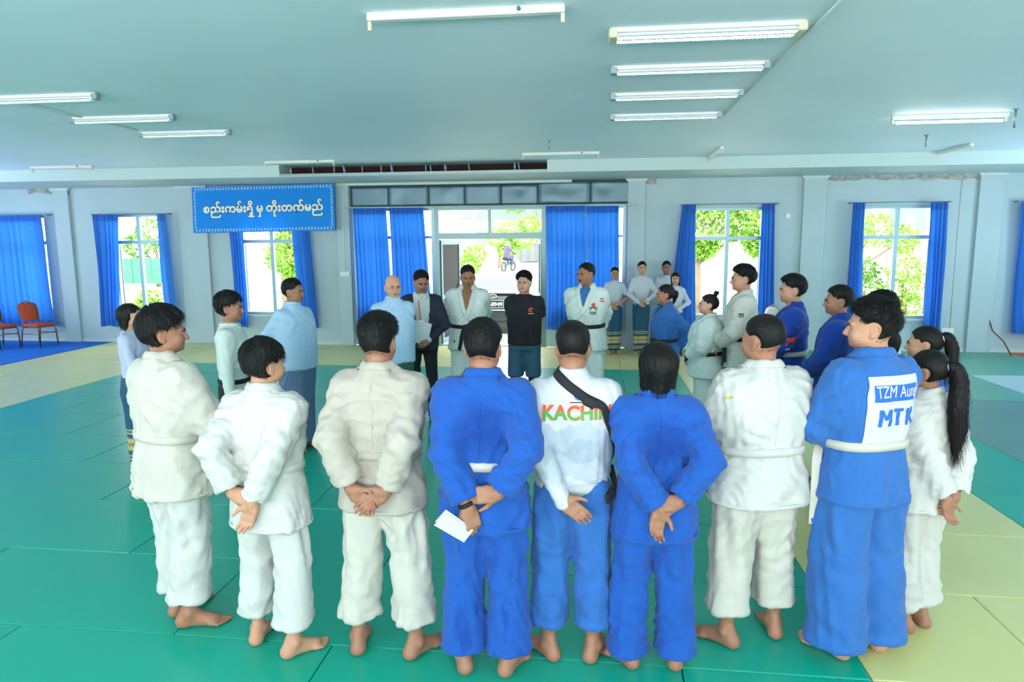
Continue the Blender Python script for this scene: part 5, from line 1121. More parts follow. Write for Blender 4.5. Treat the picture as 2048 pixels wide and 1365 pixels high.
def ponytail(e, yaw, pitch, pts, rad, tie=None, seed=1, strands=700):
    path = [turn(np.array([p]), R(yaw), R(pitch))[0] if p[2] > 1.5 else np.array(p) for p in pts]; path = catmull(path, 14); rr = np.interp(np.linspace(0, 1, 15), np.linspace(0, 1, len(rad)), rad)
    P = [p_cone(path[i], path[i + 1], rr[i], rr[i + 1], .02) for i in range(14)]; V, Q = grow(P, .008, 2); r = np.random.RandomState(seed)
    N = vnormals(V, Q); az = np.arctan2(V[:, 0], V[:, 1]); V = V + N * (.0025 * np.sin(V[:, 0] * 420 + 6 * np.sin(V[:, 2] * 9)) + .002 * np.sin(V[:, 1] * 500 + 4 * V[:, 2]))[:, None]
    fc = r.randint(0, len(Q), strands); b = V[Q[fc]].mean(1) ; t = np.array([nrm(np.array(path[-1]) - np.array(path[2]))] * strands) + r.normal(0, .12, (strands, 3)); L_ = r.uniform(.05, .14, (strands, 1)); sd = np.cross(t, N[Q[fc, 0]]); sd /= np.maximum(np.linalg.norm(sd, axis=1, keepdims=True), 1e-6)
    tip = b + t * L_; SV = np.stack([b - sd * .0014, b + sd * .0014, tip + sd * .0003, tip - sd * .0003], 1).reshape(-1, 3); SQ = np.arange(strands * 4).reshape(-1, 4)
    V, Q = join([(V, Q), (SV, SQ)]); TRI[0] += 2 * len(Q); o = obj('ponytail', np_mesh('ponytail', V, Q, M_hair), None, e)
    if tie is not None:
        bm = bmesh.new(); c = np.array(path[1]); d = nrm(np.array(path[2]) - np.array(path[0])); a = nrm(np.cross(d, (1, 0, .1))); b_ = np.cross(d, a); ra = float(rr[1]) + .006
        tube(bm, [c + a * ra * math.cos(t_) + b_ * ra * math.sin(t_) for t_ in np.linspace(0, 2 * PI, 17)], .007, 6, cap=False); obj('hair_tie', bm, tie, o, smooth=True)
    return o
def glasses(e, yaw, pitch, m):
    bm = bmesh.new()
    for s in (-1, 1):
        pts = np.array([(s * .033 + .024 * math.cos(t), .107 - .006 * abs(math.cos(t)), 1.617 + .017 * math.sin(t)) for t in np.linspace(0, 2 * PI, 21)]); tube(bm, turn(pts, R(yaw), R(pitch)), .0016, 5, cap=False)
        tube(bm, turn(np.array([(s * .057, .1, 1.622), (s * .078, .05, 1.622), (s * .08, .0, 1.62)]), R(yaw), R(pitch)), .0014, 5)
    tube(bm, turn(np.array([(-.009, .106, 1.62), (0, .109, 1.622), (.009, .106, 1.62)]), R(yaw), R(pitch)), .0014, 5)
    return obj('spectacles', bm, m, e, smooth=True)
def rgb(name, c, r=.7): return mat(name, c, r)
M_ink = rgb('black_print', '15161A'); M_redp = rgb('red_print', 'E2442E'); M_whp = rgb('white_print', 'F2F5F2'); M_blp = rgb('blue_print', '1F63C8'); M_grnp = rgb('green_print', '2FA24A'); M_orp = rgb('orange_print', 'E8783A'); M_gold = mat('gold_pin', 'C9A23E', .3, metal=.8)
M_taik = mat('pale_blue_jacket_cloth', 'A9CDE8', .75, bump=(350, .12), bump2=(12, .15), sheen=.1); M_shirtw = mat('white_shirt_cloth', 'C8D6D0', .75, bump=(350, .1), bump2=(12, .2)); M_blouse = mat('white_blouse_cloth', 'CBD3DE', .75, bump=(300, .1), bump2=(14, .15)); M_blousel = mat('lilac_white_blouse_cloth', 'B6C0DC', .75, bump=(300, .1), bump2=(14, .15))
M_tee = mat('black_tee_cloth', '14161C', .85, bump=(300, .1), bump2=(12, .2)); M_blk2 = mat('black_trouser_cloth', '15161A', .8, bump2=(12, .2)); M_short = mat('teal_blue_shorts_cloth', '2F5670', .8, bump2=(14, .25)); M_navy = mat('navy_jacket_cloth', '1A2038', .7, bump2=(12, .25)); M_under = mat('blue_undershirt_cloth', '2E6DA8', .8); M_udark = mat('dark_undershirt_cloth', '2A4055', .8)
def stripe_mat(name, base, line, scale):
    m = mat(name, base, .8, bump2=(12, .15)); nt = m.node_tree; N, L = nt.nodes, nt.links; b = N['Principled BSDF']; tc = N.new('ShaderNodeTexCoord'); bl = lin(base); ll = lin(line); prev = None
    for ax, sc_ in (('X', scale), ('Z', scale * .8)):
        wv = N.new('ShaderNodeTexWave'); wv.bands_direction = ax; wv.inputs['Scale'].default_value = sc_; L.new(tc.outputs['Object'], wv.inputs['Vector']); cr = N.new('ShaderNodeMapRange'); cr.inputs[1].default_value = .72; cr.inputs[2].default_value = .9; L.new(wv.outputs['Fac'], cr.inputs[0])
        if prev is None: prev = cr
        else: mm = N.new('ShaderNodeMath'); mm.operation = 'MAXIMUM'; L.new(prev.outputs[0], mm.inputs[0]); L.new(cr.outputs[0], mm.inputs[1]); prev = mm
    mx = N.new('ShaderNodeMix'); mx.data_type = 'RGBA'; mx.inputs[6].default_value = (*bl, 1); mx.inputs[7].default_value = (*ll, 1); L.new(prev.outputs[0], mx.inputs[0]); L.new(mx.outputs[2], b.inputs['Base Color']); return m
M_longb = stripe_mat('blue_grey_checked_longyi', '4A6488', '6A85A6', 22); M_longg = stripe_mat('dark_green_checked_longyi', '1E4A42', '35685C', 26)
def border_mat(name, base, gold):
    """dark longyi cloth with woven gold bands near the hem"""
    m = mat(name, base, .7, bump2=(12, .12)); nt = m.node_tree; N, L = nt.nodes, nt.links; b = N['Principled BSDF']; tc = N.new('ShaderNodeTexCoord'); sx = N.new('ShaderNodeSeparateXYZ'); L.new(tc.outputs['Object'], sx.inputs[0])
    def math_(op, a, c=None):
        n = N.new('ShaderNodeMath'); n.operation = op
        for i, v in enumerate((a, c)):
            if v is None: continue
            if isinstance(v, (int, float)): n.inputs[i].default_value = v
            else: L.new(v, n.inputs[i])
        return n.outputs[0]
    z = sx.outputs['Z']
    def band(z0, hw): return math_('LESS_THAN', math_('ABSOLUTE', math_('SUBTRACT', z, z0)), hw)
    ang = math_('ARCTAN2', sx.outputs['X'], sx.outputs['Y'])
    s1 = math_('SINE', math_('MULTIPLY', ang, 26.0)); scroll = math_('LESS_THAN', math_('ABSOLUTE', math_('SUBTRACT', math_('MULTIPLY', math_('SUBTRACT', z, .29), 18.0), s1)), .55)
    s2 = math_('SINE', math_('ADD', math_('MULTIPLY', ang, 26.0), 3.14)); scr2 = math_('LESS_THAN', math_('ABSOLUTE', math_('SUBTRACT', math_('MULTIPLY', math_('SUBTRACT', z, .29), 18.0), s2)), .35)
    dots = math_('GREATER_THAN', math_('SINE', math_('MULTIPLY', ang, 90.0)), -.3)
    tot = math_('MULTIPLY', math_('MAXIMUM', scroll, scr2), band(.29, .07))
    for z0 in (.41, .445, .165, .13): tot = math_('MAXIMUM', tot, math_('MULTIPLY', band(z0, .010), dots))
    mx = N.new('ShaderNodeMix'); mx.data_type = 'RGBA'; mx.inputs[6].default_value = (*lin(base), 1); mx.inputs[7].default_value = (*lin(gold), 1); L.new(tot, mx.inputs[0]); L.new(mx.outputs[2], b.inputs['Base Color']); return m
M_longt = border_mat('teal_longyi_with_gold_border', '12506E', 'D8C070')
def sweat_mat():
    m = mat('white_printed_sweatshirt', 'C4CAD2', .8, bump=(300, .12), bump2=(12, .15)); nt = m.node_tree; N, L = nt.nodes, nt.links; b = N['Principled BSDF']; tc = N.new('ShaderNodeTexCoord'); sx = N.new('ShaderNodeSeparateXYZ'); L.new(tc.outputs['Object'], sx.inputs[0]); prev = None
    for k, (z0, col) in enumerate(((1.28, 'AEB9C6'), (1.2, 'A0AEBC'), (1.1, 'B2BCC6'), (1.02, 'C4CAD2'))):       # ridges of the printed mountains
        nz = N.new('ShaderNodeTexNoise'); nz.inputs['Scale'].default_value = 9; nz.inputs['Detail'].default_value = 4; mp = N.new('ShaderNodeMapping'); mp.inputs['Location'].default_value = (k * 3.1, 0, 0); mp.inputs['Scale'].default_value = (1, 1, .25); L.new(tc.outputs['Object'], mp.inputs[0]); L.new(mp.outputs[0], nz.inputs['Vector'])
        h_ = N.new('ShaderNodeMath'); h_.operation = 'MULTIPLY_ADD'; h_.inputs[1].default_value = .3; h_.inputs[2].default_value = z0 - .15; L.new(nz.outputs[0], h_.inputs[0]); lt = N.new('ShaderNodeMath'); lt.operation = 'LESS_THAN'; L.new(sx.outputs['Z'], lt.inputs[0]); L.new(h_.outputs[0], lt.inputs[1])
        mx = N.new('ShaderNodeMix'); mx.data_type = 'RGBA'; L.new(lt.outputs[0], mx.inputs[0]); mx.inputs[7].default_value = (*lin(col), 1)
        if prev is None: mx.inputs[6].default_value = (*lin('C4CAD2'), 1)
        else: L.new(prev.outputs[2], mx.inputs[6])
        prev = mx
    L.new(prev.outputs[2], b.inputs['Base Color']); return m
M_sweat = sweat_mat()
BACKV = dict(right=(1, 0, 0), up=(0, 0, 1), nv=(0, -1, 0)); CHEST = dict(right=(-1, 0, 0), up=(0, 0, 1), nv=(0, 1, 0))
def put_text(name, body, size, m, parent, bv, o, fr, width=None, offset=.0, off=.004, cut=.012):
    me = text_mesh(body, size, offset=offset); xs_ = [v.co.x for v in me.vertices]; ys_ = [v.co.y for v in me.vertices]; cx, cy = (min(xs_) + max(xs_)) / 2, (min(ys_) + max(ys_)) / 2; k = width / (max(xs_) - min(xs_)) if width else 1
    for v in me.vertices: v.co.x = (v.co.x - cx) * k; v.co.y = v.co.y - cy
    return obj(name, decal_mesh(me, bv, o, fr['right'], fr['up'], fr['nv'], off, cut), m, parent)
def put_shape(name, polys, m, parent, bv, o, fr, off=.004): return obj(name, decal_mesh(shape_mesh(polys), bv, o, fr['right'], fr['up'], fr['nv'], off), m, parent)

# --- front row, seen from behind (left to right)
pA = person('fighter in off-white gi, back turned, at the left end of the near row', -2.27, 3.38, R(-26), 1.76, ('gi', GI['off']), ('gipants', GI['white']), 'full', 'tan', yaw=-32, armR=A_FRONT, armL=A_FRONTHOLD, q=0, belt=GI['off'], seam=True, stance=.085, toe=(48, 10), stagger=(0, .05), build=1.07, hem=.765)
strip([(.1, .16, 1.04), (.17, .17, .95), (.19, .17, .8)], .04, (.6, -.5, .2), .006, GI['off'], 'belt_end', pA[0])
pB = person('young fighter in white gi with floppy hair, hands clasped behind, second in the near row', -1.63, 3.2, R(-9), 1.62, ('gi', GI['white']), ('gipants', GI['white']), 'full', 'mid', yaw=-24, pitch=4, armR=((.03, -.195, .925), (.5, -.9, 0), (-.3, -.1, -1), (.1, -.6, .1), .4), armL=((.09, -.19, .965), (.38, -.95, 0), (-1, -.12, -.2), (0, 1, -.2), .55), q=0, belt=GI['white'], tails=False, stance=.14, toe=(38, 12), stagger=(-.04, .03), hems=.19, hem=.74)
pC = person('fighter in beige gi jacket with spiky hair, open palms clasped behind', -1.04, 3.22, R(-3), 1.75, ('gi', GI['beige']), ('gipants', GI['off']), 'flat', 'tan', yaw=2, armR=A_BACK, q=0, belt=GI['beige'], seam=True, stance=.155, toe=(32, 14), build=1.0, hems=.2)
pD = person('fighter in bright blue gi with white belt holding folded papers behind his back', -.51, 3.13, R(0), 1.74, ('gi', GI['wetback']), ('gipants', GI['wetleg']), 'short', 'tan', yaw=0, pitch=2, armR=A_BACKHOLD, armL=((.05, -.19, .915), (.66, -.8, 0), (-.3, -.1, -1), (.5, .7, 0), .75), q=0, belt=M_beltw, tails=False, seam=True, stance=.115, toe=(24, 22), hems=.13, hem=.77)
A_ONE = ((.05, -.19, .92), (.62, -.8, 0), (-.8, -.15, -.6), (.1, -1, .2), .4)
pE = person('boy in white printed sweatshirt and blue trousers with a black sling strap', -.1, 3.28, R(3), 1.72, ('sweat', M_sweat), ('gipants', GI['lblue']), 'crop', 'tan', yaw=0, armR=A_FRONT, armL=A_ONE, q=0, stance=.115, toe=(25, 40), hems=.2, leg=(.112, .095, .098))
pF = person('fighter in bright blue gi with chin length black hair', .3, 3.26, R(4), 1.62, ('gi', GI['wetback']), ('gipants', GI['blue']), 'bob', 'tan', yaw=6, armR=A_BACKHOLD, armL=((.0, -.19, .95), (.66, -.8, 0), (.2, -.1, -1), (-.2, -.8, 0), .5), q=0, belt=None, seam=True, stance=.13, toe=(10, 42), hems=.09, hem=.75)
pG = person('heavyset fighter in white gi, back turned, right of the blue gi', .84, 3.52, R(16), 1.73, ('gi', GI['white']), ('gipants', GI['off']), 'crop', 'tan', yaw=26, armR=A_FRONT, armL=A_FRONTHOLD, q=0, build=1.16, belt=GI['white'], tails=False, seam=True, stance=.15, toe=(12, 38), stagger=(.05, 0), hems=.2, leg=(.118, .1, .1))
pH = person('tall fighter in blue gi with a lettered white back patch and white belt', 1.345, 3.5, R(24), 1.81, ('gi', GI['lblue']), ('gipants', GI['lblue']), 'spiky', 'mid', yaw=48, armR=A_CROSS, armL=((.0, .2, 1.05), (1, -.1, -.4), (-1, .1, .1), (0, -1, -.2), .4), q=0, belt=M_beltw, tails=False, stance=.12, toe=(12, 18), hems=.085, leg=(.128, .128, .15), build=1.0)
pI = person('girl in white gi with a very long black ponytail, hands behind her back', 1.73, 3.76, R(30), 1.53, ('gi', GI['white']), ('gipants', GI['white']), 'tight', 'tan', fem=True, yaw=22, armR=((.055, -.19, .9), (.3, -1, 0), (-.8, -.12, -.6), (0, 1, -.2), .55), armL=((.02, -.2, .88), (.3, -1, 0), (-.15, -.1, -1), (.1, -.6, .1), .4), q=0, belt=GI['white'], tails=False, stance=.08, toe=(10, 10), hems=.17, build=.98)
# details of the front row
e, jo, bv, bo = pD
pp = empty('paper_sheets', (-.51, 3.13, 0)); tag(pp, 'folded white papers held behind the back of the blue clad fighter', 'paper')
for i, (a, dz) in enumerate(((0, 0), (R(4), .004))):
    bm = bmesh.new(); box(bm, -.022 + .004 * i, .026 + .004 * i, -.003 + .005 * i, .0 + .005 * i, -.085, .085); o = obj('sheet', bm, mat('white_paper', 'CACDD0', .8), pp); o.location = (-.105, -.245, .83 + dz); o.rotation_euler = (R(12), R(-52) + a, R(12)); o.scale = (1.5, 1, 1)
S, E_, W_ = NPB[e.name][1][-1][:3]; ax = nrm(W_ - E_); c = W_ - ax * .012; a1 = nrm(np.cross(ax, (0, 1, .2))); a2 = np.cross(ax, a1); bm = bmesh.new(); tube(bm, [c + (a1 * math.cos(t) + a2 * math.sin(t)) * .032 for t in np.linspace(0, 2 * PI, 19)], .011, 6, cap=False); obj('wristwatch', bm, M_blk, e, smooth=True)
e, jo, bv, bo = pE
mk = mat('lettering_red_to_green', 'D8452E', .7)
nt = mk.node_tree; tc = nt.nodes.new('ShaderNodeTexCoord'); sx = nt.nodes.new('ShaderNodeSeparateXYZ'); nt.links.new(tc.outputs['Object'], sx.inputs[0]); nz = nt.nodes.new('ShaderNodeTexNoise'); nz.inputs['Scale'].default_value = 30; nt.links.new(tc.outputs['Object'], nz.inputs['Vector'])
ma = nt.nodes.new('ShaderNodeMath'); ma.operation = 'MULTIPLY_ADD'; ma.inputs[1].default_value = .03; nt.links.new(nz.outputs[0], ma.inputs[0]); nt.links.new(sx.outputs['Z'], ma.inputs[2]); lt = nt.nodes.new('ShaderNodeMath'); lt.operation = 'LESS_THAN'; lt.inputs[1].default_value = 1.352; nt.links.new(ma.outputs[0], lt.inputs[0]); mx = nt.nodes.new('ShaderNodeMix'); mx.data_type = 'RGBA'; mx.inputs[6].default_value = (*lin('E04A30'), 1); mx.inputs[7].default_value = (*lin('2FA24A'), 1); nt.links.new(lt.outputs[0], mx.inputs[0]); nt.links.new(mx.outputs[2], nt.nodes['Principled BSDF'].inputs['Base Color'])
put_text('back_lettering_outline', 'KACHIN', .095, M_orp, jo, bv, (.022, -.2, 1.33), BACKV, .334, offset=.0042, off=.0035); put_text('back_lettering', 'KACHIN', .095, mk, jo, bv, (.022, -.2, 1.33), BACKV, .322, offset=.0016, off=.005)
put_shape('emblem_disc', [disc(.03, 0, .026, 24)], M_blp, jo, bv, (0, -.2, 1.415), BACKV); put_shape('emblem_caption', [[(-.015, -.038), (.075, -.038), (.075, -.033), (-.015, -.033)]], M_ink, jo, bv, (0, -.2, 1.415), BACKV); put_shape('emblem_mark', [[(.016, -.004), (.03, .014), (.044, -.004), (.036, -.008), (.024, -.008)]], M_whp, jo, bv, (0, -.2, 1.415), BACKV, .0055)
M_strap = mat('black_webbing', '15171B', .75, bump=(200, .3))
rv, rq = ribbon(bv, [(-.04, .06, 1.5), (-.06, -.06, 1.488), (.01, -.16, 1.445), (.1, -.18, 1.402), (.17, -.14, 1.335), (.21, -.05, 1.17), (.2, 0, 1.08)], .045, .008, 34, 3, thick=.006); so = obj('sling_strap', np_mesh('sling_strap', rv, rq, M_strap), None, e)
rv, rq = ribbon(bv, [(.07, -.2, 1.42), (.1, -.2, 1.402), (.125, -.19, 1.38)], .052, .013, 8, 3, thick=.006); obj('strap_buckle', np_mesh('strap_buckle', rv, rq, M_blk), None, so)
strip([(.2, .02, 1.0), (.21, -.06, .93), (.17, -.12, .9)], .05, (0, .3, 1), .02, M_strap, 'strap_tail', so)
rv, rq, _ = ring_tab(NPB[e.name][2], .945, .055, .006, 56); obj('ribbed_hem', np_mesh('ribbed_hem', rv, rq, mat('ribbed_knit_white', 'C4CACE', .85, bump=(5, .6, (60, 60, 1)))), None, jo)
e, jo, bv, bo = pH
rv, rq = decal_grid(bv, (.015, -.2, 1.25), **BACKV, w_=.29, h_=.33, nx=16, ny=18, off=.005); obj('back_patch', np_mesh('back_patch', rv, rq[:, ::1], mat('white_patch_cloth', 'C2C8CC', .75, bump=(300, .1))), None, jo)
rv, rq = decal_grid(bv, (.02, -.2, 1.338), **BACKV, w_=.25, h_=.075, nx=16, ny=5, off=.0075); obj('name_band', np_mesh('name_band', rv, rq, M_blp), None, jo)
put_text('name_lettering', 'TZM Aung', .078, M_whp, jo, bv, (.02, -.2, 1.337), BACKV, .235, offset=0, off=.010); 
def stroke(a, b, w_): a = np.array(a, float); b = np.array(b, float); d = nrm(b - a); n_ = np.array((-d[1], d[0])) * w_ / 2; return [tuple(a - n_), tuple(b - n_), tuple(b + n_), tuple(a + n_)]
LM = [stroke((-.026, -.04), (-.026, .04), .016), stroke((.026, -.04), (.026, .04), .016), stroke((-.022, .036), (0, -.006), .014), stroke((.022, .036), (0, -.006), .014)]
LT = [stroke((-.026, .033), (.026, .033), .015), stroke((0, -.04), (0, .026), .017)]
LK = [stroke((-.02, -.04), (-.02, .04), .016), stroke((-.014, -.004), (.022, .038), .015), stroke((-.008, .006), (.024, -.038), .015)]
for lt_, ox in ((LM, -.068), (LT, .008), (LK, .078)): put_shape('team_letter', [[(x_ + ox, y_) for x_, y_ in q_] for q_ in lt_], M_blp, jo, bv, (.02, -.2, 1.225), BACKV, .0085)
strip([(-.15, .12, 1.06), (-.205, .08, .99), (-.222, .06, .86), (-.222, .06, .66)], .042, (.87, -.5, 0), .007, M_beltw, 'belt_end', e); strip([(-.2245, .056, .69), (-.2245, .056, .667)], .022, (.87, -.5, 0), .005, M_blp, 'belt_label', e, 2)
e, jo, bv, bo = pI
ponytail(e, 22, 0, [(0, -.1, 1.66), (0, -.135, 1.665), (.005, -.165, 1.6), (.02, -.185, 1.45), (.03, -.19, 1.3), (.03, -.185, 1.15)], [.025, .028, .042, .048, .042, .012], mat('lilac_hair_tie', 'A98FC8', .7), 5, 1100)
e, jo, bv, bo = pG
put_shape('sleeve_mark', [[(-.02, -.012), (.02, .0), (.018, .012), (-.022, .0)]], mat('yellow_green_thread', 'B8B048', .7), jo, bv, (-.22, -.1, 1.36), dict(right=(.6, -.8, 0), up=(0, 0, 1), nv=(-.8, -.6, .1)))

# --- right-hand side of the circle
pJ = person('girl in blue gi with a white hair tie behind the long ponytail girl', 2.06, 4.55, R(48), 1.56, ('gi', GI['blue']), ('gipants', GI['blue']), 'tight', 'mid', fem=True, yaw=22, armR=A_FRONT, armL=A_FRONTHOLD, belt=M_beltw, tails=False)
ponytail(pJ[0], 22, 0, [(0, -.1, 1.67), (0, -.135, 1.68), (.0, -.165, 1.62), (.0, -.175, 1.52), (.0, -.17, 1.43)], [.025, .028, .036, .032, .01], M_whp, 6, 400)
pK = person('girl in white gi with loose black hair between the two taller fighters', 1.98, 4.98, R(55), 1.49, ('gi', GI['white']), ('gipants', GI['white']), 'bob', 'mid', fem=True, yaw=15, armR=A_FRONT, armL=A_FRONTHOLD, belt=M_beltw, tails=False)
pL = person('fighter with tousled hair in white gi half hidden behind the tall blue fighter', 2.13, 5.42, R(60), 1.71, ('gi', GI['white']), ('gipants', GI['white']), 'spiky', 'mid', yaw=15, armR=A_FRONT, armL=A_FRONTHOLD, belt=M_beltw)
pM = person('fighter in deep blue gi open at the chest, hands clasped in front', 2.0, 5.95, R(68), 1.72, ('gi', GI['dblue']), ('gipants', GI['dblue']), 'short', 'tan', yaw=18, armR=A_FRONT, armL=A_FRONTHOLD, belt=M_beltp, tails=False, vz=1.15, toe=(10, 25), stance=.13)
pN = person('fighter in deep blue gi with white belt and a red sleeve emblem', 1.77, 6.45, R(76), 1.78, ('gi', GI['dblue']), ('gipants', GI['dblue']), 'flat', 'mid', yaw=12, armR=A_FRONT, armL=A_FRONTHOLD, belt=M_beltw, vz=1.36)
e, jo, bv, bo = pN
SLV = dict(right=(0, -1, 0), up=(0, 0, 1), nv=(-1, 0, 0))
put_shape('sleeve_emblem', [[(-.05, .03), (.05, .045), (.03, -.04), (.012, -.04), (.022, .005), (-.012, .0), (-.03, -.03), (-.045, -.03), (-.02, .012)]], M_redp, jo, bv, (-.25, .0, 1.2), SLV); put_shape('sleeve_caption', [[(-.04, -.06), (.03, -.055), (.03, -.048), (-.04, -.053)]], M_whp, jo, bv, (-.25, 0, 1.2), SLV)
pO = person('tall fighter in oat coloured gi with spiky hair and a black sleeve mark', 1.47, 7.1, R(82), 1.85, ('gi', GI['oat']), ('gipants', GI['shade']), 'spiky', 'mid', yaw=8, armR=A_FRONT, armL=A_FRONTHOLD, belt=M_beltb, vz=1.38)
put_text('sleeve_mark', 'm', .075, M_ink, pO[1], pO[2], (-.25, .02, 1.31), SLV, .042, offset=.0015)
strip([(-.12, .15, 1.05), (-.15, .15, .98), (-.15, .15, .85)], .042, (.6, .8, 0), .007, M_beltb, 'belt_end', pO[0])
pQ = person('stout fighter in cool white gi with a small topknot and black belt', 1.17, 7.3, R(86), 1.55, ('gi', GI['shade']), ('gipants', GI['shade']), 'tight', 'light', fem=True, build=1.34, yaw=4, pitch=-4, armR=A_FRONT, armL=A_FRONTHOLD, belt=M_beltb, tails=False, vz=1.34, inner=M_udark)
grown('topknot', [p_ell((0, -.075, 1.768), (.03, .03, .026), .01), p_cone((0, -.07, 1.745), (0, -.075, 1.77), .022, .02, .01), p_ell((.006, -.098, 1.775), (.02, .014, .018), .008), p_cone((0, -.07, 1.785), (-.012, -.05, 1.802), .008, .003, .008)], .006, M_hair, pQ[0], 1, (4, -4))
pR = person('woman in blue gi with black belt and tied back hair', .8, 7.95, R(108), 1.61, ('gi', GI['lblue']), ('gipants', GI['blue']), 'tight', 'tan', fem=True, build=1.04, yaw=-14, armR=A_BACK, belt=M_beltb, tails=True, vz=1.34, inner=M_udark)
grown('hair_bun', [p_ell((0, -.125, 1.63), (.045, .04, .05), .02), p_cone((0, -.12, 1.6), (.02, -.11, 1.5), .03, .012, .02)], .008, M_hair, pR[0], 1, (-14, 0))
# --- coaches facing the row
pS = person('coach in white gi with black belt and blue undershirt looking left', -.09, 8.05, R(168), 1.85, ('gi', GI['shade']), ('gipants', GI['shade']), 'crop', 'dark', yaw=-30, armR=A_BACK, belt=M_beltb, vz=1.26, inner=M_under, build=1.05, stance=.12)

e, jo, bv, bo = pS
o_ = (-.11, .2, 1.27)
put_shape('chest_emblem', [disc(0, .035, .022, 18)], M_redp, jo, bv, o_, CHEST); put_shape('chest_strokes', [[(-.045, .004), (.045, .004), (.045, .013), (-.045, .013)], [(-.008, .004), (-.036, -.024), (-.044, -.016), (-.018, .006)], [(.008, .004), (.036, -.024), (.044, -.016), (.018, .006)]], M_ink, jo, bv, o_, CHEST); put_text('chest_lettering', 'SIJE', .042, M_ink, jo, bv, (-.11, .2, 1.215), CHEST, .075, offset=.001)
put_shape('shoulder_mark', [[(-.025, .02), (.02, .02), (.025, .012), (-.01, .008), (.024, -.012), (.02, -.024), (-.025, -.02), (-.028, -.012), (.008, -.008), (-.026, .01)]], M_redp, jo, bv, (-.2, .1, 1.36), dict(right=(-.8, -.55, 0), up=(0, 0, 1), nv=(-.5, .85, .1)))
pT = person('young man in black T-shirt and teal shorts over black leggings', -.81, 8.0, R(180), 1.75, ('tee', M_tee), ('shorts', M_short), 'flat', 'light', yaw=-8, armR=A_BACK, stance=.115, build=1.06, leg=(.1, .092, .09))
e, jo, bv, bo = pT
P = []
for s in (1, -1):
    Hp = np.array((s * .088, -.005, .92)); A = np.array((s * .115, -.02, .1)); K = (A + Hp) / 2 + np.array((s * .005, .025, .03)); P += [p_cone(Hp, K, .085, .062, .03), p_cone(K, A * .45 + K * .55, .06, .062, .02), p_cone(A * .45 + K * .55, A, .062, .042, .02)]
grown('leggings', P, .012, M_blk2, e)
put_shape('chest_logo', [disc(0, .02, .028, 20)[2:17]], M_redp, jo, bv, (-.09, .2, 1.3), CHEST); put_shape('logo_eye', [disc(.003, .02, .011, 12)], M_tee, jo, bv, (-.09, .2, 1.3), CHEST, .006); put_shape('logo_caption', [[(-.03 + k * .0105, -.024), (-.022 + k * .0105, -.024), (-.022 + k * .0105, -.016), (-.03 + k * .0105, -.016)] for k in range(6)], M_whp, jo, bv, (-.09, .2, 1.3), CHEST)
pU = person('coach in white gi with black belt, bare chest showing, before the car', -1.49, 8.05, R(184), 1.83, ('gi', GI['shade']), ('gipants', GI['shade']), 'crop', 'dark', yaw=10, pitch=12, armR=A_BACK, belt=M_beltb, vz=1.22, build=1.05, stance=.12)
e, jo, bv, bo = pU
put_shape('skirt_mark', [[(-.012, .012), (.012, .012), (.012, .006), (-.004, .006), (.012, -.012), (-.012, -.012), (-.012, -.004)]], M_ink, jo, bv, (.14, .2, .9), CHEST)
# --- officials on the left
pV = person('man in navy jacket over white shirt and black trousers holding documents', -1.98, 7.75, R(198), 1.78, ('shirt', M_shirtw), ('trousers', M_blk2), 'short', 'tan', yaw=8, pitch=14, armR=A_FRONTHOLD, armL=A_FRONT, build=.98)
e, jo, bv, bo = pV
tab = [(t[0], t[1] * 1.06 + .012, t[2] * 1.04 + .012, t[3]) for t in TORSO['shirt']]; j = NPB[e.name][1]; T_ = p_loft(tab, .86, 1.5, .03); P = [T_]
for s in (1, -1): P += [p_ell(j[s][0] + np.array((-s * .02, 0, 0)), (.08, .078, .066), .06), p_cone(j[s][0], j[s][1], .083, .07, .04), p_cone(j[s][1], j[s][1] + (j[s][2] - j[s][1]) * .9, .068, .052, .02)]
def openfront(X, Y, Z): return np.maximum(np.abs(X) - (.075 + .02 * np.sin(Z * 5)), -Y + .01)
P.append(('-', .01, np.array((-.12, 0, .8)), np.array((.12, .17, 1.5)), openfront)); P.append(p_cone((0, .0, 1.45), (0, .02, 1.6), .07, .08, .01, '-'))
V, Q = grow(P, .014, 1); V = folds(V, Q, .005, 99, .3); obj('open_jacket', np_mesh('open_jacket', V, Q, M_navy), None, e)
rv, rq = ribbon(bv, [(.015, .14, 1.45), (.06, .07, 1.478), (.075, -.03, 1.49), (0, -.1, 1.5), (-.075, -.03, 1.49), (-.06, .07, 1.478), (-.015, .14, 1.45)], .045, .01, 28, 3, thick=.005); obj('shirt_collar', np_mesh('shirt_collar', rv, rq, M_shirtw), None, jo)
M_lany = mat('badge_red', 'E0603C', .5); strip([(.04, .14, 1.42), (.03, .175, 1.3), (.02, .18, 1.2)], .014, (1, 0, 0), .003, M_lany, 'lanyard', e); strip([(.02, .185, 1.21), (.02, .185, 1.13)], .05, (1, 0, 0), .004, M_whp, 'badge', e, 4)
strip([(-.12, .1, 1.035), (-.06, .135, 1.03), (.0, .14, 1.03), (.06, .135, 1.03), (.12, .1, 1.035)], .035, (0, 0, 1), .008, M_beltb, 'belt', e); 
dc = empty('document_folder', (-1.97, 7.5, 1.1), R(18)); tag(dc, 'white documents held at the waist by the man in the navy jacket', 'folder'); bm = bmesh.new(); box(bm, -.14, .14, -.006, .006, -.12, .12); bmesh.ops.rotate(bm, cent=(0, 0, 0), matrix=Matrix.Rotation(R(14), 3, 'Y'), verts=bm.verts); obj('cover', bm, mat('pale_folder', 'D8E4EA', .5), dc); bm = bmesh.new(); box(bm, -.13, .13, .006, .01, -.11, .125); bmesh.ops.rotate(bm, cent=(0, 0, 0), matrix=Matrix.Rotation(R(14), 3, 'Y'), verts=bm.verts); obj('pages', bm, M_whp, dc)
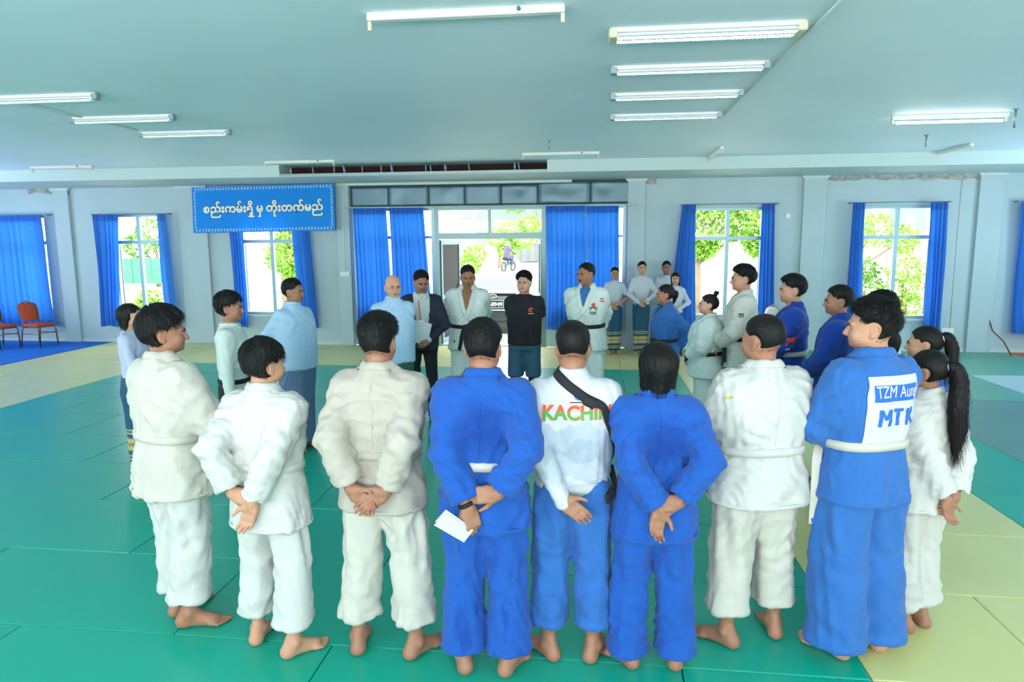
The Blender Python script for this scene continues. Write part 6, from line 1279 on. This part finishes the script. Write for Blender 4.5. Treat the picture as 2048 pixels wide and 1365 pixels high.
pW = person('balding official with spectacles in pale blue jacket and dark green longyi', -2.09, 7.0, R(204), 1.77, ('taik', M_taik), ('longyi', M_longg), 'fringe', 'light', yaw=6, pitch=4, armR=A_BACK, build=1.08)
glasses(pW[0], 6, 4, M_gold); put_shape('lapel_pin', [disc(0, 0, .012, 10)], M_gold, pW[1], pW[2], (-.1, .22, 1.22), CHEST, .005)
pX = person('official in pale blue jacket and checked blue grey longyi facing right', -3.0, 6.6, R(247), 1.74, ('taik', M_taik), ('longyi', M_longb), 'short', 'tan', yaw=16, armR=A_BACK, build=1.1)
e, jo, bv, bo = pX
put_shape('lapel_pin', [disc(0, 0, .011, 10)], M_gold, jo, bv, (-.09, .22, 1.26), CHEST, .005)
for o_, b_ in ((pX[1], pX[2]), (pW[1], pW[2])):
    rv, rq = ribbon(b_, [(.03, .2, 1.46), (.035, .22, 1.3), (.035, .22, 1.1), (.035, .22, .87)], .008, .002, 24, 2, thick=.003); obj('front_seam', np_mesh('front_seam', rv, rq, M_taik), None, o_)
    for zz in (1.34, 1.22, 1.1, .98): rv, rq = ribbon(b_, [(-.035, .22, zz), (.035, .23, zz), (.105, .22, zz)], .007, .004, 8, 1, thick=.003); obj('cloth_button', np_mesh('cloth_button', rv, rq, M_taik), None, o_)
    rv, rq, _ = ring_tab(TORSO['taik'], 1.515, .03, .006, 32); obj('stand_collar', np_mesh('stand_collar', rv, rq, M_taik), None, o_)
pY = person('man in white long sleeved shirt and black trousers standing on the left', -3.01, 5.4, R(283), 1.69, ('shirt', M_shirtw), ('trousers', M_blk2), 'full', 'tan', yaw=-4, armR=A_SIDE, armL=A_FRONTHOLD, build=.98)
rv, rq = ribbon(pY[2], [(.02, .14, 1.475), (.07, .05, 1.495), (.075, -.04, 1.5), (0, -.1, 1.505), (-.075, -.04, 1.5), (-.07, .05, 1.495), (-.02, .14, 1.475)], .045, .008, 28, 3, thick=.005); obj('shirt_collar', np_mesh('shirt_collar', rv, rq, M_shirtw), None, pY[1])
rv, rq, _ = ring_tab(NPB[pY[0].name][2], 1.0, .04, .008, 40); obj('belt', np_mesh('belt', rv, rq, M_beltb), None, pY[0])
pZ = person('woman in lilac white blouse and teal longyi with gold border at the far left', -4.24, 5.85, R(282), 1.55, ('blouse', M_blousel), ('longyi', M_longt), 'bob', 'light', fem=True, yaw=2, armR=A_FRONT, armL=A_FRONTHOLD, build=1.04)
# --- women along the back wall
wq = dict(fem=True, q=2, armR=A_FRONT, armL=A_FRONTHOLD)
p1_ = person('woman with spectacles and short sleeved white blouse beside the right door curtain', .38, 13.0, R(182), 1.62, ('blouse_short', M_blouse), ('longyi', M_longt), 'tight', 'mid', **wq); glasses(p1_[0], 0, 0, M_blk)
person('tall woman in white blouse and gold bordered longyi, hands folded, by the wall', .87, 12.95, R(182), 1.73, ('blouse', M_blouse), ('longyi', M_longt), 'tight', 'light', **wq)
person('woman at the back whose face shows above the shorter woman', 1.33, 13.1, R(178), 1.73, ('blouse', M_blouse), ('longyi', M_longt), 'tight', 'tan', **wq)
person('short woman with hair falling to her shoulders at the back', 1.43, 12.5, R(172), 1.54, ('blouse', M_blouse), ('longyi', M_longt), 'long', 'light', **wq)
# --- rider on the motorcycle
pr = empty('person', (-5.1, 41.0, gz(41)), R(70)); tag(pr, 'helmeted rider in lilac jacket on the motorcycle in the yard', 'person')
grown('body', [p_cone((-.25, 0, .85), (-.12, 0, 1.3), .17, .19, .06), p_cone((-.12, 0, 1.3), (-.1, 0, 1.5), .08, .07, .05), p_ell((-.08, 0, 1.6), (.11, .09, .13), .04)] + [q_ for s in (-1, 1) for q_ in (p_cone((-.12, s * .18, 1.32), (.1, s * .27, 1.1), .06, .05, .04), p_cone((.1, s * .27, 1.1), (.38, s * .3, 1.05), .05, .035, .03), p_cone((-.22, s * .1, .85), (.22, s * .14, .78), .1, .075, .05), p_cone((.22, s * .14, .78), (.15, s * .13, .38), .07, .05, .04), p_cone((.13, s * .13, .36), (.28, s * .13, .34), .045, .04, .03))], .03, M_pur, pr)
grown('helmet', [p_ell((-.08, 0, 1.64), (.15, .13, .15), .03)], .03, M_whp, pr)
print('PEOPLE done', round(time.time() - T0, 1), 's, people tris', TRI[0])
